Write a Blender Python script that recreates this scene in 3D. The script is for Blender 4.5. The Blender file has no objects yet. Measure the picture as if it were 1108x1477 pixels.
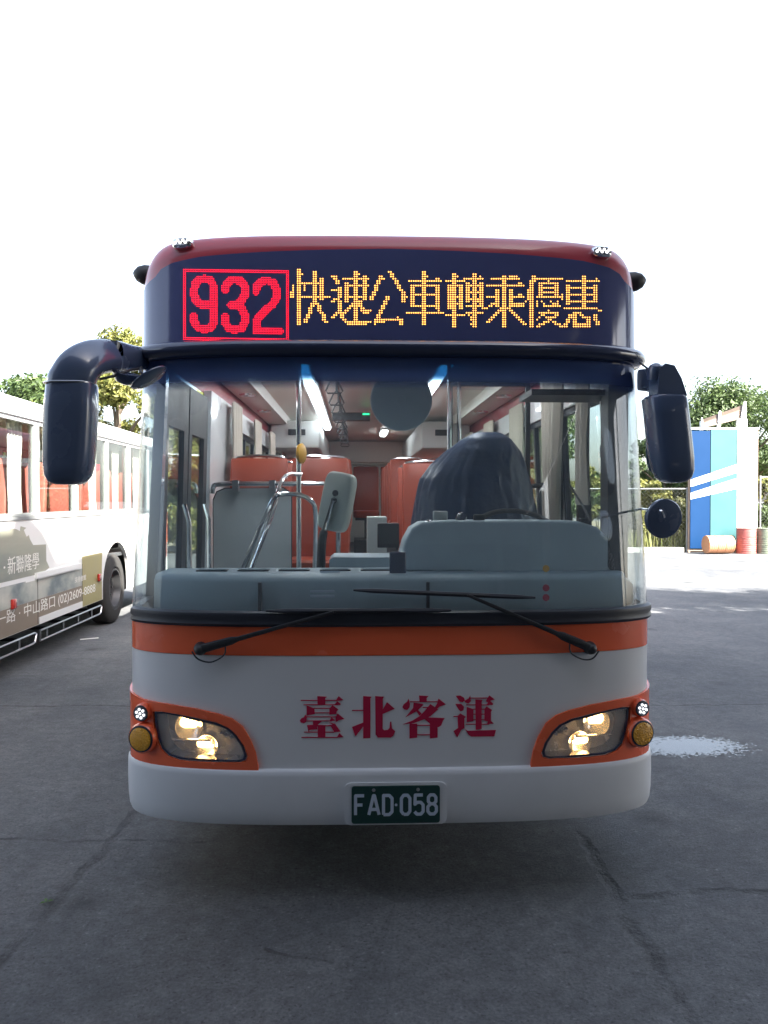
import bpy, bmesh, math, random
from mathutils import Vector, Matrix, noise
from mathutils.geometry import delaunay_2d_cdt
R = math.radians
random.seed(11)
scene = bpy.context.scene
C = scene.collection

# ------------------------------------------------------------------ camera, sky, sun, exposure
F = 1137.0                                   # focal length in photograph pixels (1108 x 1477)
CAM = Vector((-0.175, -3.45, 1.78))
YAW, PITCH = math.atan(41 / F), math.atan(18 / F)
cam_data = bpy.data.cameras.new('camera')
cam_data.sensor_fit = 'VERTICAL'
cam_data.sensor_height = 24.0
cam_data.lens = 24.0 * F / 1477.0
cam_data.clip_start, cam_data.clip_end = 0.05, 2000
camera = bpy.data.objects.new('camera', cam_data)
C.objects.link(camera)
camera.location = CAM
camera.rotation_euler = (math.pi / 2 - PITCH, 0, -YAW)
scene.camera = camera
ROT = camera.rotation_euler.to_matrix()

SUN_AZ, SUN_EL = R(48), R(40)                # azimuth measured from -Y (behind the camera) towards +X
to_sun = Vector((math.sin(SUN_AZ) * math.cos(SUN_EL), -math.cos(SUN_AZ) * math.cos(SUN_EL), math.sin(SUN_EL)))
world = bpy.data.worlds.new('World')
scene.world = world
world.use_nodes = True
wn = world.node_tree
wn.nodes.clear()
sky = wn.nodes.new('ShaderNodeTexSky')
sky.sky_type = 'NISHITA'
sky.sun_disc = False
sky.sun_elevation = SUN_EL
sky.sun_rotation = math.atan2(to_sun.x, to_sun.y)
sky.dust_density = 3.0
sky.air_density = 1.0
hsv = wn.nodes.new('ShaderNodeHueSaturation')
hsv.inputs['Saturation'].default_value = 0.64
bg = wn.nodes.new('ShaderNodeBackground')
bg.inputs['Strength'].default_value = 0.10
wo = wn.nodes.new('ShaderNodeOutputWorld')
wn.links.new(sky.outputs[0], hsv.inputs['Color'])
wn.links.new(hsv.outputs[0], bg.inputs[0])
wn.links.new(bg.outputs[0], wo.inputs[0])

sun_data = bpy.data.lights.new('sun', 'SUN')
sun_data.energy = 5.0
sun_data.angle = R(0.5)
sun_data.color = (1.0, 0.95, 0.86)
sun = bpy.data.objects.new('sun', sun_data)
C.objects.link(sun)
sun.location = (20, -20, 30)
sun.rotation_euler = (-to_sun).to_track_quat('-Z', 'Y').to_euler()

vs = scene.view_settings
vs.view_transform = 'Standard'
vs.look = 'None'
vs.exposure = 2.72
vs.gamma = 1.0
vs.use_curve_mapping = False
scene.render.engine = 'CYCLES'
scene.cycles.use_denoising = True
scene.cycles.max_bounces = 12
scene.cycles.transparent_max_bounces = 24
scene.cycles.sample_clamp_indirect = 6.0
scene.cycles.caustics_reflective = False
scene.cycles.caustics_refractive = False

# ------------------------------------------------------------------ picture geometry helpers (authoring aid: pixel -> place in the world)
def ray(u, v):
    return ROT @ Vector(((u - 554) / F, -(v - 738.5) / F, -1.0))
def proj(p):
    q = ROT.transposed() @ (Vector(p) - CAM)
    return 554 + F * q.x / -q.z, 738.5 - F * q.y / -q.z
def at(u, v, y):
    d = ray(u, v); return CAM + d * ((y - CAM.y) / d.y)
def at_x(u, v, x):
    d = ray(u, v); return CAM + d * ((x - CAM.x) / d.x)
def at_z(u, v, z=0.0):
    d = ray(u, v); return CAM + d * ((z - CAM.z) / d.z)

# ------------------------------------------------------------------ materials
MATS = {}
def nt(name):
    m = bpy.data.materials.new(name); m.use_nodes = True
    n = m.node_tree; n.nodes.clear()
    out = n.nodes.new('ShaderNodeOutputMaterial')
    MATS[name] = m
    return m, n, out
def N(n, kind, **kw):
    x = n.nodes.new(kind)
    for k, v in kw.items():
        setattr(x, k, v)
    return x
def mat(name, col, rough=0.5, metal=0.0, var=0.08, scale=6.0, bump=0.0, bscale=200.0, coat=0.0, spec=0.5, rvar=0.1, em=None, es=0.0, sss=0.0):
    m, n, out = nt(name)
    b = N(n, 'ShaderNodeBsdfPrincipled')
    tc = N(n, 'ShaderNodeTexCoord')
    no = N(n, 'ShaderNodeTexNoise'); no.inputs['Scale'].default_value = scale; no.inputs['Detail'].default_value = 6
    n.links.new(tc.outputs['Object'], no.inputs['Vector'])
    mx = N(n, 'ShaderNodeMix', data_type='RGBA')
    mx.inputs[6].default_value = (*[c * (1 - var) for c in col], 1)
    mx.inputs[7].default_value = (*[min(1, c * (1 + var)) for c in col], 1)
    n.links.new(no.outputs['Fac'], mx.inputs[0])
    n.links.new(mx.outputs[2], b.inputs['Base Color'])
    mr = N(n, 'ShaderNodeMapRange')
    mr.inputs[3].default_value = max(0.0, rough - rvar); mr.inputs[4].default_value = min(1.0, rough + rvar)
    n.links.new(no.outputs['Fac'], mr.inputs[0]); n.links.new(mr.outputs[0], b.inputs['Roughness'])
    b.inputs['Metallic'].default_value = metal
    b.inputs['Coat Weight'].default_value = coat
    b.inputs['Coat Roughness'].default_value = 0.05
    b.inputs['Specular IOR Level'].default_value = spec
    if em:
        b.inputs['Emission Color'].default_value = (*em, 1); b.inputs['Emission Strength'].default_value = es
    if bump:
        n2 = N(n, 'ShaderNodeTexNoise'); n2.inputs['Scale'].default_value = bscale; n2.inputs['Detail'].default_value = 4
        n.links.new(tc.outputs['Object'], n2.inputs['Vector'])
        bp = N(n, 'ShaderNodeBump'); bp.inputs['Strength'].default_value = bump; bp.inputs['Distance'].default_value = 0.01
        n.links.new(n2.outputs['Fac'], bp.inputs['Height']); n.links.new(bp.outputs[0], b.inputs['Normal'])
    n.links.new(b.outputs[0], out.inputs[0])
    return m
def emit(name, col, s):
    m, n, out = nt(name)
    e = N(n, 'ShaderNodeEmission'); e.inputs[0].default_value = (*col, 1); e.inputs[1].default_value = s
    n.links.new(e.outputs[0], out.inputs[0]); return m
def glass(name, tint, ior=1.5, rough=0.0, band=None, veil=0.0, dcol=(0.5, 0.55, 0.6)):
    m, n, out = nt(name)
    tr = N(n, 'ShaderNodeBsdfTransparent'); tr.inputs[0].default_value = (*tint, 1)
    gl = N(n, 'ShaderNodeBsdfGlossy'); gl.inputs['Roughness'].default_value = rough
    lw = N(n, 'ShaderNodeLayerWeight'); lw.inputs[0].default_value = .5
    pw = N(n, 'ShaderNodeMath', operation='POWER'); pw.inputs[1].default_value = 4.2; n.links.new(lw.outputs['Facing'], pw.inputs[0])
    f0 = ((ior-1)/(ior+1))**2
    fr = N(n, 'ShaderNodeMath', operation='MULTIPLY_ADD'); fr.inputs[1].default_value = 1-f0; fr.inputs[2].default_value = f0; n.links.new(pw.outputs[0], fr.inputs[0])
    mx = N(n, 'ShaderNodeMixShader')
    n.links.new(fr.outputs[0], mx.inputs[0]); n.links.new(tr.outputs[0], mx.inputs[1]); n.links.new(gl.outputs[0], mx.inputs[2])
    last = mx
    tc = N(n, 'ShaderNodeTexCoord')
    if band:                                  # factory tint band along the upper edge of the glass
        sp = N(n, 'ShaderNodeSeparateXYZ'); n.links.new(tc.outputs['Object'], sp.inputs[0])
        mr = N(n, 'ShaderNodeMapRange'); mr.inputs[1].default_value = band[0]; mr.inputs[2].default_value = band[1]; mr.interpolation_type = 'SMOOTHSTEP'
        n.links.new(sp.outputs[2], mr.inputs[0])
        mc = N(n, 'ShaderNodeMix', data_type='RGBA'); mc.inputs[6].default_value = (*tint, 1); mc.inputs[7].default_value = (*band[2], 1)
        n.links.new(mr.outputs[0], mc.inputs[0]); n.links.new(mc.outputs[2], tr.inputs[0])
    if veil:                                  # diffuse mix: dust film thickened into a painted veil of glare
        no = N(n, 'ShaderNodeTexNoise'); no.inputs['Scale'].default_value = 2.5; no.inputs['Detail'].default_value = 5
        n.links.new(tc.outputs['Object'], no.inputs['Vector'])
        ml = N(n, 'ShaderNodeMath', operation='MULTIPLY'); ml.inputs[1].default_value = veil * 2
        n.links.new(no.outputs['Fac'], ml.inputs[0])
        df = N(n, 'ShaderNodeBsdfDiffuse'); df.inputs[0].default_value = (*dcol, 1)
        m2 = N(n, 'ShaderNodeMixShader')
        n.links.new(ml.outputs[0], m2.inputs[0]); n.links.new(last.outputs[0], m2.inputs[1]); n.links.new(df.outputs[0], m2.inputs[2])
        last = m2
    if band:                                  # the band is a printed blue film, so it also scatters a little
        bf = N(n, 'ShaderNodeBsdfDiffuse'); bf.inputs[0].default_value = (0.10, 0.18, 0.50, 1)
        bm_ = N(n, 'ShaderNodeMath', operation='MULTIPLY'); bm_.inputs[1].default_value = 0.42; n.links.new(mr.outputs[0], bm_.inputs[0])
        m3 = N(n, 'ShaderNodeMixShader')
        n.links.new(bm_.outputs[0], m3.inputs[0]); n.links.new(last.outputs[0], m3.inputs[1]); n.links.new(bf.outputs[0], m3.inputs[2])
        last = m3
    n.links.new(last.outputs[0], out.inputs[0]); return m

mat('white_paint', (0.74, 0.75, 0.77), 0.32, coat=0.5, var=0.03, scale=3)
mat('bumper_white', (0.71, 0.73, 0.76), 0.40, var=0.07, scale=5, bump=0.03, rvar=0.18)
mat('orange_paint', (0.88, 0.145, 0.055), 0.25, coat=0.6, var=0.05, scale=4)
mat('roof_red', (0.36, 0.03, 0.05), 0.35, coat=0.4, var=0.06, scale=3)
mat('letter_red', (0.50, 0.01, 0.06), 0.4, var=0.05)
mat('black_rubber', (0.024, 0.028, 0.040), 0.45, bump=0.05, bscale=300)
mat('black_gloss', (0.032, 0.042, 0.085), 0.16, coat=0.6, rvar=0.05)
mat('mirror_black', (0.075, 0.105, 0.18), 0.26, coat=0.5, rvar=0.08)  # black plastic lifted to navy to paint in veiling glare
mat('black_plastic', (0.02, 0.022, 0.026), 0.5, bump=0.06, bscale=400)
mat('sign_glass', (0.065, 0.078, 0.19), 0.10, coat=0.2, rvar=0.03)  # dark glass lifted to navy, lens flare painted into the colour
mat('chrome', (0.72, 0.73, 0.75), 0.12, 1.0, rvar=0.06)
mat('steel', (0.5, 0.51, 0.53), 0.32, 1.0, var=0.12, scale=20)
mat('reflector', (0.80, 0.80, 0.80), 0.14, 1.0, bump=0.25, bscale=60)
mat('lamp_bowl', (0.86, 0.85, 0.83), 0.16, 1.0, rvar=0.03)
mat('dash_dark', (0.25, 0.32, 0.36), 0.5, var=0.08, bump=0.08, bscale=350)
mat('lamp_housing', (0.80, 0.79, 0.77), 0.28, 0.6, bump=0.6, bscale=38)
mat('hall_paint', (0.34, 0.36, 0.38), 0.8, var=0.12, scale=1.5)
mat('interior_grey', (0.56, 0.58, 0.57), 0.55, bump=0.05, bscale=300)
mat('dash_grey', (0.44, 0.52, 0.57), 0.55, var=0.06, bump=0.08, bscale=350)
mat('ceiling_cream', (0.66, 0.63, 0.58), 0.4, var=0.04)
mat('partition', (0.50, 0.54, 0.55), 0.5, var=0.05)
mat('seat_red', (0.36, 0.052, 0.018), 0.42, var=0.10, scale=8, bump=0.06, bscale=250)
mat('seat_cover', (0.022, 0.040, 0.085), 0.42, bump=0.6, bscale=22, var=0.25, spec=0.4)
mat('seat_red_sunlit', (0.46, 0.13, 0.10), 0.45, var=0.10)  # red seat colour paled to paint in strong sun
mat('floor_dark', (0.06, 0.065, 0.07), 0.6)
mat('underbody', (0.015, 0.015, 0.016), 0.8)
mat('curtain', (0.56, 0.50, 0.43), 0.85, var=0.08, bump=0.08, bscale=300)
mat('curtain_white', (0.78, 0.76, 0.70), 0.85, var=0.05)
mat('plate_green', (0.008, 0.045, 0.040), 0.35, var=0.1)
mat('plate_white', (0.52, 0.60, 0.72), 0.4, var=0.04)
mat('amber', (0.85, 0.42, 0.03), 0.22, var=0.15, scale=60, bump=0.5, bscale=160, coat=0.8)
mat('yellow', (0.75, 0.38, 0.03), 0.4)
mat('machine_grey', (0.52, 0.55, 0.50), 0.5, bump=0.05, bscale=300)
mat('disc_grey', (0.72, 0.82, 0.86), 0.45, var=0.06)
mat('tyre', (0.030, 0.029, 0.028), 0.8, var=0.25, scale=14, bump=0.15, bscale=90)
mat('rim', (0.10, 0.10, 0.105), 0.5, 0.6, var=0.2)
mat('red_lens', (0.45, 0.03, 0.02), 0.2, coat=0.8)
mat('mirror_glass', (0.8, 0.82, 0.84), 0.03, 1.0, rvar=0.01)
emit('led_red', (1.0, 0.008, 0.028), 0.75)
emit('led_amber', (1.0, 0.38, 0.07), 0.85)
emit('led_white', (0.92, 0.94, 1.0), 0.35)
emit('lamp_warm', (1.0, 0.55, 0.17), 8.0)
emit('strip_light', (0.95, 0.97, 1.0), 4.2)
emit('led_green', (0.02, 0.7, 0.2), 0.8)
emit('led_sign', (1.0, 0.03, 0.05), 0.9)
glass('windshield', (0.93, 0.97, 0.98), 1.50, band=(2.27, 2.35, (0.03, 0.12, 0.20)), veil=0.09)  # film strength raised to paint lens glare over the windscreen
glass('window_glass', (0.92, 0.96, 0.94), 1.40)
glass('bus_window', (0.88, 0.91, 0.90), 1.50)
glass('lamp_glass', (0.93, 0.94, 0.95), 1.4, veil=0.24, dcol=(0.85, 0.85, 0.86))  # pale film paints scatter and bright reflections into the lamp lens

# ------------------------------------------------------------------ mesh helpers
def link(name, me, m, parent=None):
    o = bpy.data.objects.new(name, me); C.objects.link(o)
    if m is not None and not me.materials:
        me.materials.append(MATS[m] if isinstance(m, str) else m)
    if parent is not None:
        o.parent = parent
        o.matrix_parent_inverse = Matrix.Translation(-Vector(parent.get('at', (0, 0, 0))))
    return o
def thing(name, label, cat, loc=(0, 0, 0), group=None):
    o = bpy.data.objects.new(name, None); C.objects.link(o)
    o.location = loc; o['at'] = tuple(loc); o.empty_display_size = 0.2
    o['label'] = label; o['category'] = cat
    if group: o['group'] = group
    return o
def tag(o, label, cat, group=None):
    o['label'] = label; o['category'] = cat
    if group: o['group'] = group
    return o
def struct(o):
    o['kind'] = 'structure'; return o
def stuff(o):
    o['kind'] = 'stuff'; return o

class MB:
    def __init__(s): s.v = []; s.f = []
    def add(s, vs, fs):
        k = len(s.v); s.v += [tuple(p) for p in vs]; s.f += [tuple(k + i for i in f) for f in fs]; return s
    def box(s, a, b, rot=None, piv=None):
        x0, y0, z0 = a; x1, y1, z1 = b
        p = [Vector(q) for q in ((x0,y0,z0),(x1,y0,z0),(x1,y1,z0),(x0,y1,z0),(x0,y0,z1),(x1,y0,z1),(x1,y1,z1),(x0,y1,z1))]
        if rot is not None:
            c = Vector(piv) if piv is not None else (p[0] + p[6]) / 2
            p = [c + rot @ (q - c) for q in p]
        return s.add(p, [(0,3,2,1),(4,5,6,7),(0,1,5,4),(1,2,6,5),(2,3,7,6),(3,0,4,7)])
    def loft(s, rings, cap0=True, cap1=True):
        n = len(rings[0]); vs = [p for r in rings for p in r]; fs = []
        for i in range(len(rings) - 1):
            for j in range(n):
                a, b = i*n + j, i*n + (j+1) % n
                fs.append((a, b, b + n, a + n))
        if cap0: fs.append(tuple(reversed(range(n))))
        if cap1: fs.append(tuple(range((len(rings)-1)*n, len(rings)*n)))
        return s.add(vs, fs)
    def tube(s, path, r, n=10, caps=True, flat=1.0):
        path = [Vector(p) for p in path]
        rs = r if isinstance(r, (list, tuple)) else [r] * len(path)
        rings = []; up = None
        for i, p in enumerate(path):
            t = (path[min(i+1, len(path)-1)] - path[max(i-1, 0)]).normalized()
            if up is None:
                up = Vector((0,0,1)) if abs(t.z) < 0.9 else Vector((1,0,0))
            a = t.cross(up).normalized(); up = a.cross(t).normalized()
            rings.append([p + (a*math.cos(q)*flat + up*math.sin(q)) * rs[i] for q in [2*math.pi*k/n for k in range(n)]])
        return s.loft(rings, caps, caps)
    def cyl(s, p0, p1, r0, r1=None, n=24):
        return s.tube([p0, p1], [r0, r0 if r1 is None else r1], n)
    def lathe(s, c, axis, prof, n=28):           # prof: (distance along axis, radius)
        ax = Vector(axis).normalized()
        a = ax.orthogonal().normalized(); b = ax.cross(a)
        rings = [[Vector(c) + ax*d + (a*math.cos(t) + b*math.sin(t))*max(r, 1e-4) for t in [2*math.pi*k/n for k in range(n)]] for d, r in prof]
        return s.loft(rings)
    def build(s, name, m, parent=None, smooth=True, ang=35):
        me = bpy.data.meshes.new(name)
        me.from_pydata(s.v, [], s.f)
        fix(me, smooth, ang)
        return link(name, me, m, parent)
def fix(me, smooth=True, ang=35):
    bm = bmesh.new(); bm.from_mesh(me)
    bmesh.ops.recalc_face_normals(bm, faces=bm.faces)
    bm.to_mesh(me); bm.free()
    if smooth:
        me.polygons.foreach_set('use_smooth', [True] * len(me.polygons))
        me.set_sharp_from_angle(angle=R(ang))
    me.update()
def bevel(o, w, seg=2, ang=40):
    bm = bmesh.new(); bm.from_mesh(o.data)
    es = [e for e in bm.edges if len(e.link_faces) == 2 and e.calc_face_angle(0) > R(ang)]
    bmesh.ops.bevel(bm, geom=es, offset=w, segments=seg, affect='EDGES', profile=0.5, clamp_overlap=True)
    bm.to_mesh(o.data); bm.free()
    o.data.polygons.foreach_set('use_smooth', [True] * len(o.data.polygons))
    o.data.set_sharp_from_angle(angle=R(50))
    return o
def smooth_path(pts, k=6, closed=False):            # Catmull-Rom through points
    P = [Vector(p) for p in pts]; out = []
    n = len(P)
    for i in range(n if closed else n - 1):
        g = lambda j: P[j % n] if closed else P[max(0, min(n-1, j))]
        a, b, c, d = g(i-1), g(i), g(i+1), g(i+2)
        for q in range(k):
            t = q / k
            out.append(0.5*((2*b) + (c-a)*t + (2*a-5*b+4*c-d)*t*t + (3*b-a-3*c+d)*t**3))
    if not closed: out.append(P[-1])
    return out
def cdt(polys, holes=(), res=None, grid_ok=None):
    """union of 2D polygons minus holes -> (points, triangles)"""
    pts, edges, faces = [], [], []
    def addp(poly):
        dn = []
        for i, p in enumerate(poly):
            q = poly[(i+1) % len(poly)]
            dn.append(p)
            L = math.hypot(q[0]-p[0], q[1]-p[1])
            if res and L > res and (grid_ok is None or grid_ok(p) or grid_ok(q)):
                k = min(400, int(L / res))
                dn += [(p[0]+(q[0]-p[0])*j/(k+1), p[1]+(q[1]-p[1])*j/(k+1)) for j in range(1, k+1)]
        a = sum(dn[i][0]*dn[(i+1)%len(dn)][1]-dn[(i+1)%len(dn)][0]*dn[i][1] for i in range(len(dn)))
        if a < 0: dn.reverse()
        k = len(pts); pts.extend(dn)
        faces.append([k+i for i in range(len(dn))])
    for p in polys: addp(p)
    nh = len(faces)
    for p in holes: addp(p)
    if res:
        xs = [p[0] for p in pts]; ys = [p[1] for p in pts]
        x = min(xs) + res/2
        while x < max(xs):
            if grid_ok is None or grid_ok((x, 0)):
                y = min(ys) + res*0.47
                while y < max(ys):
                    pts.append((x + random.uniform(-1,1)*1e-4, y + random.uniform(-1,1)*1e-4)); y += res
            x += res
    r = delaunay_2d_cdt([Vector(p) for p in pts], edges, faces, 0, 1e-6)
    V, T = r[0], r[2]
    rings = [[pts[i] for i in f] for f in faces]
    boxes = [(min(q[0] for q in g), max(q[0] for q in g), min(q[1] for q in g), max(q[1] for q in g)) for g in rings]
    def inside(x, y, k):
        b = boxes[k]
        if x < b[0] or x > b[1] or y < b[2] or y > b[3]: return False
        g = rings[k]; c = False; j = len(g) - 1
        for i in range(len(g)):
            if (g[i][1] > y) != (g[j][1] > y) and x < (g[j][0]-g[i][0])*(y-g[i][1])/(g[j][1]-g[i][1]) + g[i][0]: c = not c
            j = i
        return c
    keep = []
    for t in T:
        x = sum(V[i][0] for i in t)/3; y = sum(V[i][1] for i in t)/3
        if any(inside(x, y, k) for k in range(nh)) and not any(inside(x, y, k) for k in range(nh, len(faces))): keep.append(t)
    used = sorted({i for t in keep for i in t}); ix = {j: i for i, j in enumerate(used)}
    return [V[i] for i in used], [tuple(ix[i] for i in t) for t in keep]
def slab(pts, tris, fn, d0, d1):
    """extrude a triangulated 2D shape between fn(p, d0) and fn(p, d1)"""
    n = len(pts)
    vs = [fn(p, d1) for p in pts] + [fn(p, d0) for p in pts]
    fs = [tuple(t) for t in tris] + [tuple(n + i for i in reversed(t)) for t in tris]
    cnt = {}
    for t in tris:
        for i in range(3):
            e = (t[i], t[(i+1) % 3]); cnt[e] = 1
    for (a, b) in cnt:
        if (b, a) not in cnt: fs.append((b, a, n + a, n + b))
    return vs, fs
def plate(name, m, parent, polys, fn, d0, d1, holes=(), res=None, grid_ok=None, ang=35):
    p, t = cdt(polys, holes, res, grid_ok)
    vs, fs = slab(p, t, fn, d0, d1)
    return MB().add(vs, fs).build(name, m, parent, ang=ang)
def seg_poly(p, q, hw):
    dx, dy = q[0]-p[0], q[1]-p[1]; L = math.hypot(dx, dy) or 1
    nx, ny = -dy/L*hw, dx/L*hw
    return [(p[0]+nx, p[1]+ny), (p[0]-nx, p[1]-ny), (q[0]-nx, q[1]-ny), (q[0]+nx, q[1]+ny)]
def strokes(lines, hw):
    out = []
    for ln in lines:
        for a, b in zip(ln, ln[1:]):
            out.append(seg_poly(a, b, hw))
        for a in ln[1:-1]:
            out.append([(a[0]+hw*math.cos(t*math.pi/4+.1), a[1]+hw*math.sin(t*math.pi/4+.1)) for t in range(8)])
    return out
def text_mesh(name, txt, m, parent, origin, right, up, height, width=None, thick=0.002):
    """lettering as a thin mesh: lower left corner at origin, along right / up"""
    cu = bpy.data.curves.new(name, 'FONT'); cu.body = txt; cu.size = 1; cu.extrude = 0.5; cu.resolution_u = 3
    t = bpy.data.objects.new(name, cu); C.objects.link(t)
    dg = bpy.context.evaluated_depsgraph_get()
    me = bpy.data.meshes.new_from_object(t.evaluated_get(dg))
    bpy.data.objects.remove(t); bpy.data.curves.remove(cu)
    xs = [v.co.x for v in me.vertices]; ys = [v.co.y for v in me.vertices]
    x0, x1, y0, y1 = min(xs), max(xs), min(ys), max(ys)
    sy = height / (y1 - y0); sx = (width / (x1 - x0)) if width else sy
    rt, u = Vector(right).normalized(), Vector(up).normalized(); nn = rt.cross(u)
    for v in me.vertices:
        v.co = Vector(origin) + rt*(v.co.x-x0)*sx + u*(v.co.y-y0)*sy + nn*((v.co.z+.5)*thick)
    me.name = name; me.materials.clear()
    return link(name, me, m, parent)

# ================================================================== THE BUS : surface of its body, (s, z) -> place
W0, DD, EX = 1.233, 0.42, 3.3
tab = []
for k in range(3001):
    w = k / 3000; th = math.pi/2 * (w*w*(3-2*w))
    tab.append((W0*math.sin(th)**(2/EX), DD - DD*math.cos(th)**(2/EX)))
arc = [0.0]
for a, b in zip(tab, tab[1:]): arc.append(arc[-1] + math.hypot(b[0]-a[0], b[1]-a[1]))
SC = arc[-1]
import bisect
def plan(s):
    sg = -1 if s < 0 else 1; s = abs(s)
    if s >= SC: return sg*W0, DD + s - SC, sg*1.0, 0.0
    i = max(1, bisect.bisect_left(arc, s)); t = (s-arc[i-1])/max(1e-9, arc[i]-arc[i-1])
    x = tab[i-1][0] + (tab[i][0]-tab[i-1][0])*t; y = tab[i-1][1] + (tab[i][1]-tab[i-1][1])*t
    nx = (x/W0)**(EX-1)/W0; ny = -((DD-y)/DD)**(EX-1)/DD; L = math.hypot(nx, ny)
    return sg*x, y, sg*nx/L, ny/L
ZC, RV, RH = 2.768, 0.285, 0.22
ZTOP = 3.008
def base(s, z):
    x, y, nx, ny = plan(s)
    ins = max(0, min(1, (z-1.3)/1.2))*0.032
    w = nx*nx; zc = 2.905 + (2.795-2.905)*w; rv = ZTOP - zc; rh = 0.09 + 0.08*w
    if z > zc: ins += rh*(1-math.sqrt(max(0, 1-((z-zc)/rv)**2)))
    rk = max(0, min(z, 2.45)-1.25)*0.09 + max(0, z-2.45)*0.04
    px, py = x - ins*nx, y - ins*ny + rk
    q = max(0, min(1, (z-2.45)/0.3)); q = q*q*(3-2*q)
    return Vector((px, py, z - 0.010*(px/W0)**2*q))
def nrm(s, z):
    e = 2e-3
    a = base(s+e, z) - base(s-e, z); z1, z0 = min(z+e, ZTOP-1e-3), min(z-e, ZTOP-3e-3)
    return a.cross(base(s, z1) - base(s, z0)).normalized()
def S(p, off=0.0):
    s, z = p[0], p[1]
    b = base(s, z)
    return b + nrm(s, z)*off if off else b
def on_body(u, v, guess=None):
    z = 1.78 - (v-720)*0.0031; s = (u-567)*0.00312
    if guess: s, z = guess
    for _ in range(40):
        s = max(-1.42, min(1.42, s)); z = max(0.2, min(ZTOP-0.004, z))
        a = proj(base(s, z)); e = 1e-3
        b = proj(base(s+e, z)); c = proj(base(s, z-e))
        j11, j21 = (b[0]-a[0])/e, (b[1]-a[1])/e
        j12, j22 = (c[0]-a[0])/-e, (c[1]-a[1])/-e
        du, dv = u-a[0], v-a[1]; det = j11*j22-j12*j21
        if abs(det) < 1e3: break
        ds, dz = (du*j22-dv*j12)/det, (dv*j11-du*j21)/det
        m = max(abs(ds), abs(dz), 0.08)/0.08
        s += ds/m; z += dz/m
        if abs(du)+abs(dv) < 0.05: break
    return (s, z)
def s_at_y(y):                                  # |s| of the place where the plan curve has gone back by y
    if y >= DD: return SC + y - DD
    i = min(range(len(tab)), key=lambda k: abs(tab[k][1]-y)); return arc[i]
curved = lambda p: abs(p[0]) < SC + 0.4
def rect(s0, s1, z0, z1): return [(s0, z0), (s1, z0), (s1, z1), (s0, z1)]
def band(name, m, parent, prof, s0, s1, step=0.03, ang=40):      # sweep profile [(off, z)...] along s
    rings = []; s = s0; ss = []
    while s < s1 - 1e-6:
        ss.append(s); s += step if abs(s) < SC + 0.1 else 0.4
    ss.append(s1)
    for s in ss: rings.append([S((s, z), o) for o, z in prof])
    return MB().loft(rings).build(name, m, parent, ang=ang)

bus = thing('city_bus', 'white and orange city bus facing us with lit LED route sign 932', 'bus', (0, 0, 0))
LEN = 11.2
SF = s_at_y(0.60); SEND = s_at_y(LEN)
# ---- headlight outlines traced (viewer's left), zoom 5.276 at (180, 990)
hz = lambda x, y: (180 + x/5.276, 990 + y/5.276)
lens_o = [(236,192),(300,192),(400,210),(560,245),(700,275),(790,315),(850,370),(905,450),(930,525),(918,558),(870,570),(640,565),(430,550),(345,520),(292,470),(258,380),(240,280)]
surr = [(150,92),(330,128),(550,165),(720,205),(820,240),(900,300),(960,400),(1000,500),(1020,600),(1025,672),(640,662),(400,638),(220,600)]
lens_l = [on_body(*hz(*p)) for p in lens_o]
surr_in = [on_body(*hz(*p)) for p in surr]
s_out = -s_at_y(0.60)
surr_l = [(s_out, surr_in[0][1] + 0.045), (-s_at_y(0.36), surr_in[0][1] + 0.030)] + surr_in + [(-s_at_y(0.36), 0.600), (s_out, 0.600)]
mir = lambda poly: [(-s, z) for s, z in reversed(poly)]
def scale_poly(poly, d):
    cx = sum(p[0] for p in poly)/len(poly); cz = sum(p[1] for p in poly)/len(poly)
    return [(p[0] + (cx-p[0])*d/ max(.05, math.hypot(p[0]-cx, p[1]-cz)), p[1] + (cz-p[1])*d/max(.05, math.hypot(p[0]-cx, p[1]-cz))) for p in poly]

plate('front_panel', 'white_paint', bus, [rect(-SF, SF, 0.42, 1.094)], S, -0.03, 0.0, [lens_l, mir(lens_l)], 0.045, curved)
plate('front_stripe', 'orange_paint', bus, [rect(-SF, SF, 1.096, 1.222)], S, -0.03, 0.002, (), 0.045, curved)
for poly, ln in ((surr_l, lens_l), (mir(surr_l), mir(lens_l))):
    o = plate('headlight_surround', 'orange_paint', bus, [poly], S, 0.001, 0.012, [scale_poly(ln, -0.006)], 0.04, curved)
# bumper, swept
bp = [(-0.03,0.60),(0.008,0.598),(0.018,0.588),(0.020,0.568),(0.021,0.50),(0.019,0.42),(0.014,0.372),(0.006,0.352),(-0.06,0.345),(-0.06,0.40)]
bumper = band('bumper', 'bumper_white', bus, bp, -s_at_y(1.1), s_at_y(1.1), 0.025, 50)
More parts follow.
